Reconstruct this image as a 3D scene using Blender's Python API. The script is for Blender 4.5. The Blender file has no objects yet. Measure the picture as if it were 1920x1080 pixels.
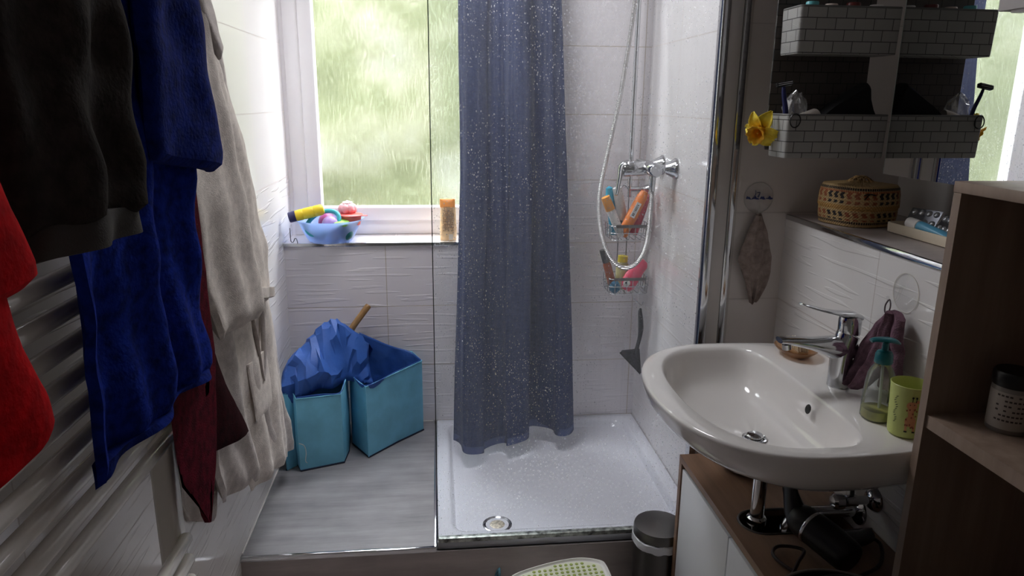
import bpy, bmesh, math, random
from mathutils import Vector, Matrix, noise as mnoise
PI = math.pi
sc = bpy.context.scene
COL = sc.collection
random.seed(4)

# ------------------------------------------------------------------ camera
cam_d = bpy.data.cameras.new('camera'); cam = bpy.data.objects.new('camera', cam_d); COL.objects.link(cam)
cam_d.sensor_width = 36.0; cam_d.lens = 1350.0 * 36.0 / 1920.0; cam_d.clip_start = 0.02
Yc = Vector(((816 - 960) / 1350, -(190 - 540) / 1350, -1)).normalized()          # room depth axis seen from the camera
Zc = -Vector(((913 - 960) / 1350, -(5850 - 540) / 1350, -1)).normalized()
Zc = (Zc - Yc * Zc.dot(Yc)).normalized(); Xc = Yc.cross(Zc)
cam.matrix_world = Matrix.Translation((0, 0, 1.52)) @ Matrix((Xc, Yc, Zc)).to_4x4()
sc.camera = cam

# ------------------------------------------------------------------ daylight and exposure
world = bpy.data.worlds.new('daylight'); sc.world = world; world.use_nodes = True
bgn = world.node_tree.nodes['Background']
bgn.inputs[0].default_value = (0.93, 0.93, 1.0, 1); bgn.inputs[1].default_value = 16.0
sc.cycles.caustics_reflective = False; sc.cycles.max_bounces = 14; sc.cycles.diffuse_bounces = 9; sc.cycles.transparent_max_bounces = 16
sc.view_settings.view_transform = 'Standard'; sc.view_settings.look = 'None'
sc.view_settings.gamma = 1.0; sc.view_settings.use_curve_mapping = False
sc.view_settings.exposure = 0.1

# ------------------------------------------------------------------ materials
def lin(c):
    c = [v / 255.0 for v in c]
    return tuple(v / 12.92 if v <= 0.04045 else ((v + 0.055) / 1.055) ** 2.4 for v in c) + (1.0,)
class NT:
    """small helper round one node tree"""
    def __init__(s, name):
        s.m = bpy.data.materials.new(name); s.m.use_nodes = True; s.t = s.m.node_tree
        s.b = s.t.nodes['Principled BSDF']; s.out = s.t.nodes['Material Output']
    def n(s, typ, **kw):
        nd = s.t.nodes.new(typ)
        for k, v in kw.items(): setattr(nd, k, v)
        return nd
    def l(s, a, b): s.t.links.new(a, b)
    def math(s, op, a, b=None, c=None):
        nd = s.n('ShaderNodeMath', operation=op)
        for i, v in enumerate((a, b, c)):
            if v is None: continue
            if isinstance(v, (int, float)): nd.inputs[i].default_value = v
            else: s.l(v, nd.inputs[i])
        return nd.outputs[0]
    def pos(s): return s.n('ShaderNodeNewGeometry').outputs['Position']
    def xyz(s, v):
        nd = s.n('ShaderNodeSeparateXYZ'); s.l(v, nd.inputs[0]); return nd.outputs
    def objco(s): return s.n('ShaderNodeTexCoord').outputs['Object']
    def scale(s, v, sx, sy, sz):
        nd = s.n('ShaderNodeMapping'); nd.inputs['Scale'].default_value = (sx, sy, sz); s.l(v, nd.inputs['Vector']); return nd.outputs[0]
    def noise(s, v, sc_, detail=3, rough=.5):
        nd = s.n('ShaderNodeTexNoise'); nd.inputs['Scale'].default_value = sc_; nd.inputs['Detail'].default_value = detail
        nd.inputs['Roughness'].default_value = rough
        s.l(v, nd.inputs['Vector']); return nd.outputs['Fac']
    def ramp(s, f, stops):
        nd = s.n('ShaderNodeValToRGB'); el = nd.color_ramp.elements
        while len(el) < len(stops): el.new(.5)
        for e, (p, c) in zip(el, stops): e.position = p; e.color = c if len(c) == 4 else lin(c)
        s.l(f, nd.inputs[0]); return nd.outputs[0]
    def mix(s, f, a, b):
        nd = s.n('ShaderNodeMix', data_type='RGBA')
        for i, v in ((0, f), (6, a), (7, b)):
            if isinstance(v, (int, float)): nd.inputs[i].default_value = v
            elif isinstance(v, tuple): nd.inputs[i].default_value = v if len(v) == 4 else lin(v)
            else: s.l(v, nd.inputs[i])
        return nd.outputs[2]
    def bump(s, h, strength=.3, dist=.002):
        nd = s.n('ShaderNodeBump'); nd.inputs['Strength'].default_value = strength; nd.inputs['Distance'].default_value = dist
        s.l(h, nd.inputs['Height']); s.l(nd.outputs[0], s.b.inputs['Normal']); return nd.outputs[0]
def mat(name, col, rough=.5, metal=0.0, var=0.0, vscale=20, bump=0.0, bscale=200, bdist=.001, trans=0.0, alpha=1.0, sheen=0.0, coat=0.0, ior=1.45, sub=0.0):
    k = NT(name); b = k.b
    b.inputs['Base Color'].default_value = lin(col); b.inputs['Roughness'].default_value = rough; b.inputs['Metallic'].default_value = metal
    b.inputs['Transmission Weight'].default_value = trans; b.inputs['Alpha'].default_value = alpha; b.inputs['IOR'].default_value = ior
    b.inputs['Sheen Weight'].default_value = sheen; b.inputs['Coat Weight'].default_value = coat
    co = k.objco()
    if var:
        f = k.noise(co, vscale, 4)
        d = tuple(max(0, v * (1 - var)) for v in col); e = tuple(min(255, v * (1 + var)) for v in col)
        k.l(k.ramp(f, [(.3, d), (.7, e)]), b.inputs['Base Color'])
    if bump: k.bump(k.noise(co, bscale, 3), bump, bdist)
    return k.m
def tiles(name, axis, off, zoff, color, relief_below=1.226, w=.5, h=.25, rough=.12, grout=(196, 190, 186), rs=.4):
    """glazed wall tiles: grout lines every w along the axis and every h in height, wavy relief on the lower rows"""
    k = NT(name); p = k.pos(); X = k.xyz(p)
    u = k.math('DIVIDE', k.math('SUBTRACT', X[axis], off), w); v = k.math('DIVIDE', k.math('SUBTRACT', X[2], zoff), h)
    def line(t, wd):
        f = k.math('FRACT', k.math('ADD', t, 50.0)); d = k.math('MINIMUM', f, k.math('SUBTRACT', 1.0, f))
        return k.math('LESS_THAN', d, wd)
    g = k.math('MAXIMUM', line(u, .0016 / w), line(v, .0016 / h))
    base = k.mix(k.noise(p, 2.0), color, tuple(min(255, c + 6) for c in color))
    k.l(k.mix(g, base, grout), k.b.inputs['Base Color'])
    k.l(k.math('ADD', k.math('MULTIPLY', g, .5), rough), k.b.inputs['Roughness'])
    s3 = [1.0, 1.0, 1.0]
    cmb = k.n('ShaderNodeCombineXYZ'); k.l(X[axis], cmb.inputs[0]); k.l(X[2], cmb.inputs[1])
    n1 = k.noise(k.scale(cmb.outputs[0], 5.2, 72, 1), 1.0, 0.0, .4)
    rel = k.ramp(n1, [(.62, (0, 0, 0, 1)), (.68, (1, 1, 1, 1))])
    low = k.math('LESS_THAN', X[2], relief_below)
    hh = k.math('SUBTRACT', k.math('MULTIPLY', k.math('MULTIPLY', rel, low), .8), g)
    k.bump(hh, rs, .004)
    k.b.inputs['Specular IOR Level'].default_value = .5
    return k.m
def wood(name, a, b, axis=1, rough=.45, sc_=1.0):
    k = NT(name); co = k.pos(); s3 = [30 * sc_, 30 * sc_, 30 * sc_]; s3[axis] = 2.2 * sc_
    f = k.noise(k.scale(co, *s3), 1.0, 5, .6)
    k.l(k.ramp(f, [(.3, a), (.7, b)]), k.b.inputs['Base Color']); k.b.inputs['Roughness'].default_value = rough
    k.bump(f, .1, .001); return k.m
def terry(name, col, bs=420, var=.18, bump=.8, sheen=.0, bdist=.0022):
    m = mat(name, col, .95, var=var, vscale=60, bump=bump, bscale=bs, bdist=bdist, sheen=sheen)
    m.node_tree.nodes['Principled BSDF'].inputs['Specular IOR Level'].default_value = .08
    return m
M = {}
M['tile_left'] = tiles('white_tile_left', 1, 1.96, .226, (226, 224, 222))
M['tile_back'] = tiles('white_tile_back', 0, -.204, .226, (226, 222, 224), grout=(190, 180, 168))
M['tile_sink'] = tiles('white_tile_sink', 1, 1.48, .226, (226, 224, 222))
M['tile_nook'] = tiles('white_tile_nook', 0, .33, .226, (214, 208, 204), relief_below=-9)
M['plaster'] = mat('white_plaster', (215, 212, 208), .9, bump=.1, bscale=300)
M['white_pvc'] = mat('white_window_plastic', (228, 226, 228), .35)
M['chrome'] = mat('chrome', (205, 207, 210), .09, 1.0)
M['steel'] = mat('brushed_steel', (112, 110, 108), .34, 1.0, bump=.1, bscale=90)
M['dull_alu'] = mat('scuffed_aluminium', (150, 155, 150), .4, .8, var=.45, vscale=60)
M['ceramic'] = mat('white_ceramic', (232, 229, 226), .07, coat=.4)
M['acrylic'] = mat('white_acrylic', (226, 228, 236), .16, coat=.2)
M['black'] = mat('black_plastic', (14, 13, 13), .35)
M['black_cloth'] = mat('black_cloth', (10, 10, 11), .95, bump=.3, bscale=200)
M['white_door'] = mat('white_lacquer', (222, 224, 226), .35)
M['oak'] = wood('oak_effect', (116, 88, 68), (146, 114, 90), 1)
M['oak_dark'] = wood('oak_shelf', (128, 108, 94), (156, 136, 120), 2)
M['radiator'] = mat('white_enamel', (232, 228, 222), .2, coat=.3)
def floor_mat(name, a, b, ax):
    k = NT(name); p = k.pos(); s3 = [26, 26, 26]; s3[ax] = 3.0
    f = k.noise(k.scale(p, *s3), 1.0, 6, .65); f2 = k.noise(p, 9, 4)
    k.l(k.ramp(k.math('ADD', k.math('MULTIPLY', f, .65), k.math('MULTIPLY', f2, .35)), [(.32, a), (.68, b)]), k.b.inputs['Base Color'])
    k.b.inputs['Roughness'].default_value = .38; k.bump(f, .12, .001); return k.m
M['grey_tile'] = floor_mat('grey_streaked_tile', (112, 111, 114), (152, 151, 153), 0)
M['step_tile'] = floor_mat('taupe_streaked_tile', (150, 141, 138), (184, 175, 172), 0)
M['stick'] = wood('broom_wood', (140, 104, 62), (178, 140, 92), 2)

# ------------------------------------------------------------------ mesh helpers (all geometry is given in room coordinates, metres)
class B:
    def __init__(s): s.bm = bmesh.new()
    def box(s, x0, y0, z0, x1, y1, z1, bev=0.0, seg=2):
        r = bmesh.ops.create_cube(s.bm, size=1.0); vs = r['verts']
        for v in vs:
            v.co = Vector(((x0 + x1) / 2 + v.co.x * (x1 - x0), (y0 + y1) / 2 + v.co.y * (y1 - y0), (z0 + z1) / 2 + v.co.z * (z1 - z0)))
        if bev:
            es = list({e for v in vs for e in v.link_edges})
            bmesh.ops.bevel(s.bm, geom=es, offset=bev, segments=seg, affect='EDGES', profile=.5)
        return s
    def rings(s, rings, close=True, cap0=True, cap1=True):
        V = [[s.bm.verts.new(p) for p in r] for r in rings]
        n = len(V[0])
        for a, b in zip(V, V[1:]):
            for i in range(n if close else n - 1):
                j = (i + 1) % n
                s.bm.faces.new((a[i], a[j], b[j], b[i]))
        if close and cap0: s.bm.faces.new(V[0][::-1])
        if close and cap1: s.bm.faces.new(V[-1])
        return s
    def lathe(s, prof, c=(0, 0, 0), axis=(0, 0, 1), seg=28, cap0=True, cap1=True, sq=None):
        """profile = [(r, h)...] turned about an axis through c"""
        q = Vector((0, 0, 1)).rotation_difference(Vector(axis).normalized()); c = Vector(c)
        R = []
        for r, h in prof:
            ring = []
            for i in range(seg):
                t = 2 * PI * i / seg; sx, sy = (1, 1) if sq is None else sq
                ring.append(c + q @ Vector((max(r, 1e-5) * math.cos(t) * sx, max(r, 1e-5) * math.sin(t) * sy, h)))
            R.append(ring)
        return s.rings(R, True, cap0, cap1)
    def tube(s, pts, r, seg=10, smooth=0, flat=1.0, closed=False, up=(0, 0, 1)):
        P = [Vector(p) for p in pts]
        if smooth: P = crom(P, smooth, closed)
        n = len(P); rr = r if isinstance(r, (list, tuple)) else [r] * n
        if len(rr) != n:
            m = len(rr); rr = [lerpl(rr, i / (n - 1)) for i in range(n)]
        ff = flat if isinstance(flat, (list, tuple)) else [flat] * n
        if len(ff) != n: ff = [lerpl(ff, i / (n - 1)) for i in range(n)]
        R = []; u = Vector(up)
        for i in range(n):
            a = P[(i - 1) % n if closed else max(i - 1, 0)]; b = P[(i + 1) % n if closed else min(i + 1, n - 1)]
            t = (b - a).normalized()
            u = u - t * u.dot(t)
            if u.length < 1e-4: u = t.orthogonal()
            u.normalize(); w = t.cross(u)
            R.append([P[i] + w * (rr[i] * math.cos(2 * PI * k / seg)) + u * (rr[i] * ff[i] * math.sin(2 * PI * k / seg)) for k in range(seg)])
        if closed:
            R.append(R[0]); V = [[s.bm.verts.new(p) for p in r_] for r_ in R[:-1]]; V.append(V[0])
            for a, b in zip(V, V[1:]):
                for i in range(seg): s.bm.faces.new((a[i], a[(i + 1) % seg], b[(i + 1) % seg], b[i]))
            return s
        return s.rings(R)
    def ball(s, c, r, sx=1, sy=1, sz=1, seg=20):
        res = bmesh.ops.create_uvsphere(s.bm, u_segments=seg, v_segments=seg // 2, radius=1.0)
        for v in res['verts']: v.co = Vector(c) + Vector((v.co.x * r * sx, v.co.y * r * sy, v.co.z * r * sz))
        return s
    def prism(s, poly, axis, a, b):
        """polygon in the plane across the axis, from a to b along it"""
        def p3(u, v, w): return {0: (w, u, v), 1: (u, w, v), 2: (u, v, w)}[axis]
        return s.rings([[p3(u, v, a) for u, v in poly], [p3(u, v, b) for u, v in poly]])
    def grid(s, rows):
        return s.rings(rows, False)
    def move(s, mtx, start=0):
        s.bm.verts.ensure_lookup_table()
        for v in list(s.bm.verts)[start:]: v.co = mtx @ v.co
        return s
def lerpl(l, t):
    f = t * (len(l) - 1); i = min(int(f), len(l) - 2); return l[i] + (l[i + 1] - l[i]) * (f - i)
def crom(P, k, closed=False):
    n = len(P); out = []
    for i in range(n if closed else n - 1):
        p0 = P[(i - 1) % n] if closed else P[max(i - 1, 0)]; p1 = P[i]; p2 = P[(i + 1) % n]; p3 = P[(i + 2) % n] if closed else P[min(i + 2, n - 1)]
        for j in range(k):
            t = j / k
            out.append(.5 * ((2 * p1) + (p2 - p0) * t + (2 * p0 - 5 * p1 + 4 * p2 - p3) * t * t + (3 * p1 - p0 - 3 * p2 + p3) * t ** 3))
    if not closed: out.append(P[-1])
    return out
def wpos(o):
    v = Vector((0, 0, 0))
    while o: v += o.location; o = o.parent
    return v
PLACE = None      # placement (size and shift) of the group of things being built, when set
def obj(name, b, m, parent=None, smooth=True, at=None, angle=40):
    """link the builder as one mesh object; its origin is the parent's base (or the point 'at')"""
    bm = b.bm
    if PLACE:
        for v in bm.verts: v.co = PLACE @ v.co
        if at: at = PLACE @ Vector(at)
    org = wpos(parent) if parent else Vector(at if at else base_of(bm))
    for v in bm.verts: v.co -= org
    bmesh.ops.recalc_face_normals(bm, faces=bm.faces)
    if smooth:
        for f in bm.faces: f.smooth = True
        for e in bm.edges:
            if len(e.link_faces) == 2 and e.calc_face_angle(0) > math.radians(angle): e.smooth = False
    me = bpy.data.meshes.new(name); bm.to_mesh(me); bm.free()
    o = bpy.data.objects.new(name, me); COL.objects.link(o)
    me.materials.append(m)
    if parent: o.parent = parent
    else: o.location = org
    return o
def base_of(bm):
    xs = [v.co for v in bm.verts]
    return ((min(v.x for v in xs) + max(v.x for v in xs)) / 2, (min(v.y for v in xs) + max(v.y for v in xs)) / 2, min(v.z for v in xs))
def tag(o, label, cat, group=None):
    o['label'] = label; o['category'] = cat
    if group: o['group'] = group
    return o
def thing(name, label, cat, loc, group=None):
    o = bpy.data.objects.new(name, None); COL.objects.link(o); o.location = PLACE @ Vector(loc) if PLACE else loc; o.empty_display_size = .05
    return tag(o, label, cat, group)
def struct(name, b, m, parent=None, smooth=False):
    o = obj(name, b, m, parent, smooth)
    if not parent: o['kind'] = 'structure'
    return o
def subdiv(o, n=1, disp=None):
    s = o.modifiers.new('subdiv', 'SUBSURF'); s.levels = n; s.render_levels = n
    return o
def nz(x, y, z, s=1.0, seed=0): return mnoise.noise(Vector((x * s + seed * 7.3, y * s - seed * 3.1, z * s + seed * 1.7)))

# ------------------------------------------------------------------ the room
XL, YB, XR = -.59, 2.80, 1.30
struct('floor', B().box(XL - .15, -1.2, -.1, 1.42, 3.05, 0), M['step_tile'])
struct('ceiling', B().box(XL - .15, -1.2, 2.45, 1.42, 3.05, 2.55), M['plaster'])
struct('wall_left', B().box(XL - .15, -1.2, 0, XL, 3.05, 2.45), M['tile_left'])
wb = B().box(XL, YB, 0, 1.42, 3.05, .97).box(.462, YB, .97, 1.42, 3.05, 2.45).box(XL, YB, 2.30, .462, 3.05, 2.45)
struct('wall_back', wb, M['tile_back'])
struct('wall_front', B().box(XL - .15, -1.3, 0, 1.42, -1.2, 2.45), M['plaster'])
struct('wall_right', B().box(XR, -1.2, 0, 1.42, 1.93, 2.45), M['plaster'])
M['tile_shower'] = tiles('white_tile_shower', 1, 1.96, .226, (224, 222, 222), rs=.18)
struct('wall_shower', B().box(0.82, 1.93, 0, 1.42, YB, 2.45), M['tile_shower'])
struct('wall_nook', B().box(.822, 1.926, 0, XR, 1.93, 2.45), M['tile_nook'])
wl = struct('wall_sink', B().box(.98, 1.13, 0, XR, 1.926, 1.208), M['tile_sink'])
struct('ledge_top', B().box(.984, 1.13, 1.208, XR, 1.926, 1.221), M['step_tile'], wl)
struct('edge_trim', B().box(.976, 1.13, 1.207, .986, 1.926, 1.222, .004), M['chrome'], wl, True)
# raised platform and the step under the tray
pl = struct('platform', B().box(XL, 1.92, 0, -.022, YB, .222), M['grey_tile'])
struct('front_face', B().box(XL, 1.914, 0, .82, 1.92, .206), M['step_tile'], pl)
struct('edge_trim', B().box(XL, 1.911, .205, -.018, 1.921, .2235, .003), M['chrome'], pl, True)
struct('side_trim', B().box(-.026, 1.914, .20, -.017, YB, .2245, .002), M['chrome'], pl, True)
struct('trim_1', B().box(XL, 1.93, .222, XL + .004, YB, .226).box(XL, YB - .004, .222, -.03, YB, .226), M['plaster'])
# window: recess floor (sill), frame, sash, patterned pane
wy = 2.98
sl = struct('window_sill', B().box(XL, YB - .004, .97, .462, wy + .03, .985, .002), M['tile_nook'])
struct('edge_trim', B().box(XL, YB - .008, .972, .462, YB - .003, .986, .002), M['chrome'], sl)
win = B()
x0, x1, z0, z1 = XL + .012, .457, .985, 2.30
def frame(b, x0, x1, z0, z1, t, ya, yb, bev=.006):
    b.box(x0, ya, z0, x0 + t, yb, z1, bev).box(x1 - t, ya, z0, x1, yb, z1, bev).box(x0 + t - .004, ya, z0, x1 - t + .004, yb, z0 + t, bev).box(x0 + t - .004, ya, z1 - t, x1 - t + .004, yb, z1, bev)
frame(win, x0, x1, z0, z1, .075, wy, wy + .06)
w1 = struct('window_1', win, M['white_pvc'], None, True)
struct('side_filler', B().box(XL, wy + .004, .985, x0 + .004, wy + .07, 2.30).box(x1 - .004, wy + .004, .985, .463, wy + .07, 2.30), M['white_pvc'], w1)
sash = B(); frame(sash, x0 + .06, x1 - .06, z0 + .06, z1 - .06, .055, wy - .012, wy + .05, .007)
struct('sash', sash, M['white_pvc'], w1, True)
bead = B(); frame(bead, x0 + .1, x1 - .1, z0 + .1, z1 - .1, .016, wy - .004, wy + .02, .003)
struct('glazing_bead', bead, M['white_pvc'], w1, True)
def rain_glass():
    k = NT('rain_patterned_glass'); p = k.pos()
    n1 = k.noise(k.scale(p, 150, 1, 28), 1.0, 3, .6)
    n2 = k.noise(k.scale(p, 60, 1, 8), 1.0, 2)
    h = k.math('ADD', n1, k.math('MULTIPLY', n2, .8))
    bp = k.n('ShaderNodeBump'); bp.inputs['Strength'].default_value = .8; bp.inputs['Distance'].default_value = .004; k.l(h, bp.inputs['Height'])
    tr = k.n('ShaderNodeBsdfTransparent'); tr.inputs[0].default_value = (.96, 1, .97, 1)
    rf = k.n('ShaderNodeBsdfRefraction'); rf.inputs['IOR'].default_value = 1.16; rf.inputs['Roughness'].default_value = .22
    k.l(bp.outputs[0], rf.inputs['Normal'])
    tl = k.n('ShaderNodeBsdfTranslucent'); tl.inputs[0].default_value = (.95, .97, .9, 1); k.l(bp.outputs[0], tl.inputs['Normal'])
    m1 = k.n('ShaderNodeMixShader'); m1.inputs[0].default_value = .40; k.l(tr.outputs[0], m1.inputs[1]); k.l(rf.outputs[0], m1.inputs[2])
    m2 = k.n('ShaderNodeMixShader'); k.l(m1.outputs[0], m2.inputs[1]); k.l(tl.outputs[0], m2.inputs[2])
    fac = k.ramp(n1, [(.44, (.0, .0, .0, 1)), (.64, (.06, .06, .06, 1))]); k.l(fac, m2.inputs[0])
    gl = k.n('ShaderNodeBsdfGlossy'); gl.inputs['Roughness'].default_value = .15; k.l(bp.outputs[0], gl.inputs['Normal'])
    m3 = k.n('ShaderNodeMixShader'); m3.inputs[0].default_value = .05; k.l(m2.outputs[0], m3.inputs[1]); k.l(gl.outputs[0], m3.inputs[2])
    k.l(m3.outputs[0], k.out.inputs['Surface']); return k.m
pane = B().grid([[(x0 + .1, wy + .022, z0 + .1), (x1 - .1, wy + .022, z0 + .1)], [(x0 + .1, wy + .022, z1 - .1), (x1 - .1, wy + .022, z1 - .1)]])
struct('pane', pane, rain_glass(), w1)
# garden behind the window
def leafy(name, stops, s=2.2):
    k = NT(name); p = k.pos(); f = k.noise(p, s, 3, .55)
    k.l(k.ramp(f, stops), k.b.inputs['Base Color']); k.b.inputs['Roughness'].default_value = .9; return k.m
hb = B(); rows = []
for j in range(25):
    z = -.5 + j * .19
    rows.append([(-6 + i * .3, 5.6 + .35 * nz(i * .3, z, 1, 1.1) + .14 * nz(i * .3, z, 4, 3.3) + max(0, j - 18) * .06, z) for i in range(41)])
rows += [[(x, y + 1.6, z - .3) for x, y, z in rows[-1]], [(x, 7.6, -.5) for x, y, z in rows[-1]]]
hb.grid(rows)
tag(obj('hedge', hb, leafy('hedge_green', [(.30, (50, 55, 29)), (.46, (63, 68, 42)), (.56, (79, 81, 61)), (.70, (89, 91, 80))])), 'pale green hedge blurred behind the rain patterned window glass', 'hedge')
struct('ground', B().box(-8, 3.06, -.6, 8, 9, -.5), leafy('lawn_green', [(.3, (34, 40, 24)), (.7, (46, 52, 34))]))

# ------------------------------------------------------------------ shower tray
def rrect(x0, y0, x1, y1, r, z, n=6):
    out = []
    for cx, cy, a in ((x1 - r, y1 - r, 0), (x0 + r, y1 - r, 90), (x0 + r, y0 + r, 180), (x1 - r, y0 + r, 270)):
        for i in range(n + 1):
            t = math.radians(a + 90 * i / n); out.append((cx + r * math.cos(t), cy + r * math.sin(t), z))
    return out
tx0, ty0, tx1, ty1 = -.016, 1.934, .818, 2.798
b = B()
def tr(ins, z, r): return rrect(tx0 + ins, ty0 + ins, tx1 - ins, ty1 - ins, r, z)
b.rings([tr(0, .20, .004), tr(0, .224, .004), tr(.004, .228, .004), tr(.040, .228, .05), tr(.046, .226, .055), tr(.052, .216, .06), tr(.058, .201, .065), tr(.066, .196, .07), tr(.08, .1945, .08), tr(.3, .192, .1)], True, True, True)
tray = obj('shower_tray', b, M['acrylic'], None, True, angle=60)
tag(tray, 'white shower tray behind the glass screen, sunk beside the grey platform', 'shower tray')
b = B().lathe([(.0, .004), (.022, .004), (.026, .0015), (.032, .003), (.043, .0085), (.0475, .007), (.049, 0)], (.176, 2.052, .1942), seg=18, cap0=False, cap1=False)
dr = obj('drain_cover', b, mat('worn_chrome', (132, 134, 138), .18, 1.0), tray, True, None, 12)
b = B().lathe([(.0, .0085), (.020, .008), (.026, .005)], (.176, 2.052, .1942), seg=30, cap0=False, cap1=False)
obj('strainer', b, mat('lime_scaled_strainer', (186, 178, 160), .5, .3, var=.3, vscale=120), dr)

# ------------------------------------------------------------------ glass shower screen with dried water spots
def wet_glass():
    k = NT('water_spotted_glass'); p = k.pos()
    tr_ = k.n('ShaderNodeBsdfTransparent'); tr_.inputs[0].default_value = (.94, .965, .96, 1)
    gl = k.n('ShaderNodeBsdfGlossy'); gl.inputs['Roughness'].default_value = .02
    fr = k.n('ShaderNodeFresnel'); fr.inputs['IOR'].default_value = 1.35
    m1 = k.n('ShaderNodeMixShader'); k.l(k.math('MULTIPLY', fr.outputs[0], .7), m1.inputs[0]); k.l(tr_.outputs[0], m1.inputs[1]); k.l(gl.outputs[0], m1.inputs[2])
    X = k.xyz(p)
    def spots(scale, r0, r1, keep):
        v = k.n('ShaderNodeTexVoronoi'); v.inputs['Scale'].default_value = scale; k.l(k.scale(p, 1, 1, .6), v.inputs['Vector'])
        sx = k.n('ShaderNodeSeparateColor'); k.l(v.outputs['Color'], sx.inputs[0])
        rad = k.math('ADD', k.math('MULTIPLY', sx.outputs[0], r1 - r0), r0)
        on = k.math('LESS_THAN', v.outputs['Distance'], rad)
        return k.math('MULTIPLY', k.math('MULTIPLY', on, k.math('GREATER_THAN', sx.outputs[1], keep)), k.math('ADD', k.math('MULTIPLY', sx.outputs[2], .7), .3))
    s = k.math('MAXIMUM', spots(150, .08, .25, .40), spots(260, .10, .28, .25))
    big = k.ramp(k.noise(p, 3.2, 3), [(.35, (.25, .25, .25, 1)), (.65, (1, 1, 1, 1))])
    streak = k.ramp(k.noise(k.scale(p, 110, 1, 3), 1.0, 3), [(.40, (0, 0, 0, 1)), (.75, (1, 1, 1, 1))])
    clean = k.math('SMOOTH_MIN', 1.0, k.math('MAXIMUM', 0.0, k.math('MULTIPLY', k.math('ADD', X[0], .10), 9.0)), .1)
    f = k.math('ADD', k.math('MULTIPLY', k.math('MULTIPLY', s, big), .5), k.math('ADD', .05, k.math('MULTIPLY', streak, .05)))
    df = k.n('ShaderNodeBsdfDiffuse'); df.inputs[0].default_value = (.90, .93, .98, 1)
    tl = k.n('ShaderNodeBsdfTranslucent'); tl.inputs[0].default_value = (.90, .93, .98, 1)
    md = k.n('ShaderNodeMixShader'); md.inputs[0].default_value = .92; k.l(df.outputs[0], md.inputs[1]); k.l(tl.outputs[0], md.inputs[2])
    m2 = k.n('ShaderNodeMixShader'); k.l(f, m2.inputs[0]); k.l(m1.outputs[0], m2.inputs[1]); k.l(md.outputs[0], m2.inputs[2])
    k.l(m2.outputs[0], k.out.inputs['Surface']); return k.m
scr = thing('shower_screen', 'fixed glass shower screen speckled with dried water spots', 'shower screen', (.37, 1.93, .228))
g = B().grid([[(-.013, 1.932, .234), (.752, 1.932, .234)], [(-.013, 1.932, 2.05), (.752, 1.932, 2.05)]])
obj('glass', g, wet_glass(), scr, False)
obj('glass_edge', B().box(-.0155, 1.929, .232, -.013, 1.935, 2.05), mat('dark_glass_edge', (30, 52, 48), .2), scr, False)
obj('bottom_rail', B().box(-.014, 1.922, .2285, .80, 1.941, .243, .002), M['dull_alu'], scr)
obj('wall_profile', B().box(.764, 1.916, .2285, .803, 1.945, 2.08, .004), mat('white_profile', (206, 202, 200), .4), scr)
obj('chrome_strip', B().box(.744, 1.914, .2285, .766, 1.947, 2.08, .003), M['chrome'], scr)
struct('trim_2', B().box(.803, 1.917, .20, .823, 1.927, 2.45, .004), M['chrome'], None, True)
struct('trim_3', B().box(.8, 1.912, 0, .824, 1.93, .222), M['step_tile'])

# ------------------------------------------------------------------ shower curtain
def denim():
    k = NT('blue_woven_curtain'); co = k.objco()
    f = k.noise(k.scale(co, 260, 260, 40), 1.0, 3, .7); f2 = k.noise(k.scale(co, 30, 30, 300), 1.0, 2)
    c = k.ramp(k.math('ADD', k.math('MULTIPLY', f, .6), k.math('MULTIPLY', f2, .4)), [(.30, (42, 54, 92)), (.70, (74, 88, 132))])
    k.l(c, k.b.inputs['Base Color']); k.b.inputs['Roughness'].default_value = .75
    tl = k.n('ShaderNodeBsdfTranslucent'); k.l(c, tl.inputs[0])
    ms = k.n('ShaderNodeMixShader'); ms.inputs[0].default_value = .42; k.l(k.b.outputs[0], ms.inputs[1]); k.l(tl.outputs[0], ms.inputs[2])
    k.l(ms.outputs[0], k.out.inputs['Surface']); k.bump(f, .25, .0015); return k.m
cur = thing('shower_curtain', 'bunched blue woven shower curtain hanging in front of the window', 'shower curtain', (.27, 2.53, .25))
NS, NZ = 120, 46
rows = []
for j in range(NZ + 1):
    v = j / NZ; row = []
    for i in range(NS + 1):
        s = i / NS
        hem = .262 - .034 * math.exp(-((s - .27) / .12) ** 2) + .004 * math.sin(9 * s)
        z = hem + (2.06 - hem) * v
        top = max(0, (z - .25) / 1.6)
        xl = .046 + .036 * min(1, top * 1.6); xr = .525 - .10 * min(1.2, top)
        amp = .044 + .016 * (1 - v)
        ph = 2 * PI * (2.55 * s + .10 * math.sin(3.1 * s + 2 * v))
        yb_ = 2.535 + .15 * min(1, v * 1.25) ** 1.3
        y = yb_ + .10 * (1 - .8 * v) * (s - .35) - .07 * (1 - v) ** 2 * math.exp(-((s - .27) / .13) ** 2) + amp * math.cos(ph + .9 + .5 * v) + .014 * math.sin(2 * PI * 6.3 * s + 1.2 * v) * (.4 + v) + .010 * nz(s * 3, z * 1.3, 0, 1, 2)
        x = (xl + (xr - xl) * s) * yb_ / 2.535 + .034 * min(1, 8 * s, 8 * (1 - s)) * math.sin(ph * 2 + 1) * (.5 + .5 * v) + .004 * nz(s * 5, z * 2, 3)
        row.append((x, y, z))
    rows.append(row)
o = obj('cloth', B().grid(rows), denim(), cur); m_ = o.modifiers.new('thick', 'SOLIDIFY'); m_.thickness = .0015
hm = [(x, y - .0016, z + .012) for x, y, z in rows[0]]
o = obj('hem', B().grid([[(x, y - .002, z) for x, y, z in rows[0]], [(x, y - .002, z) for x, y, z in [(p[0], p[1], p[2] + .03) for p in rows[0]]]]), mat('hem_blue', (74, 88, 132), .8, bump=.3), cur)
rod = thing('curtain_rod', 'chrome curtain rod above the blue curtain', 'rod', (.115, 2.685, 2.10))
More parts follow.
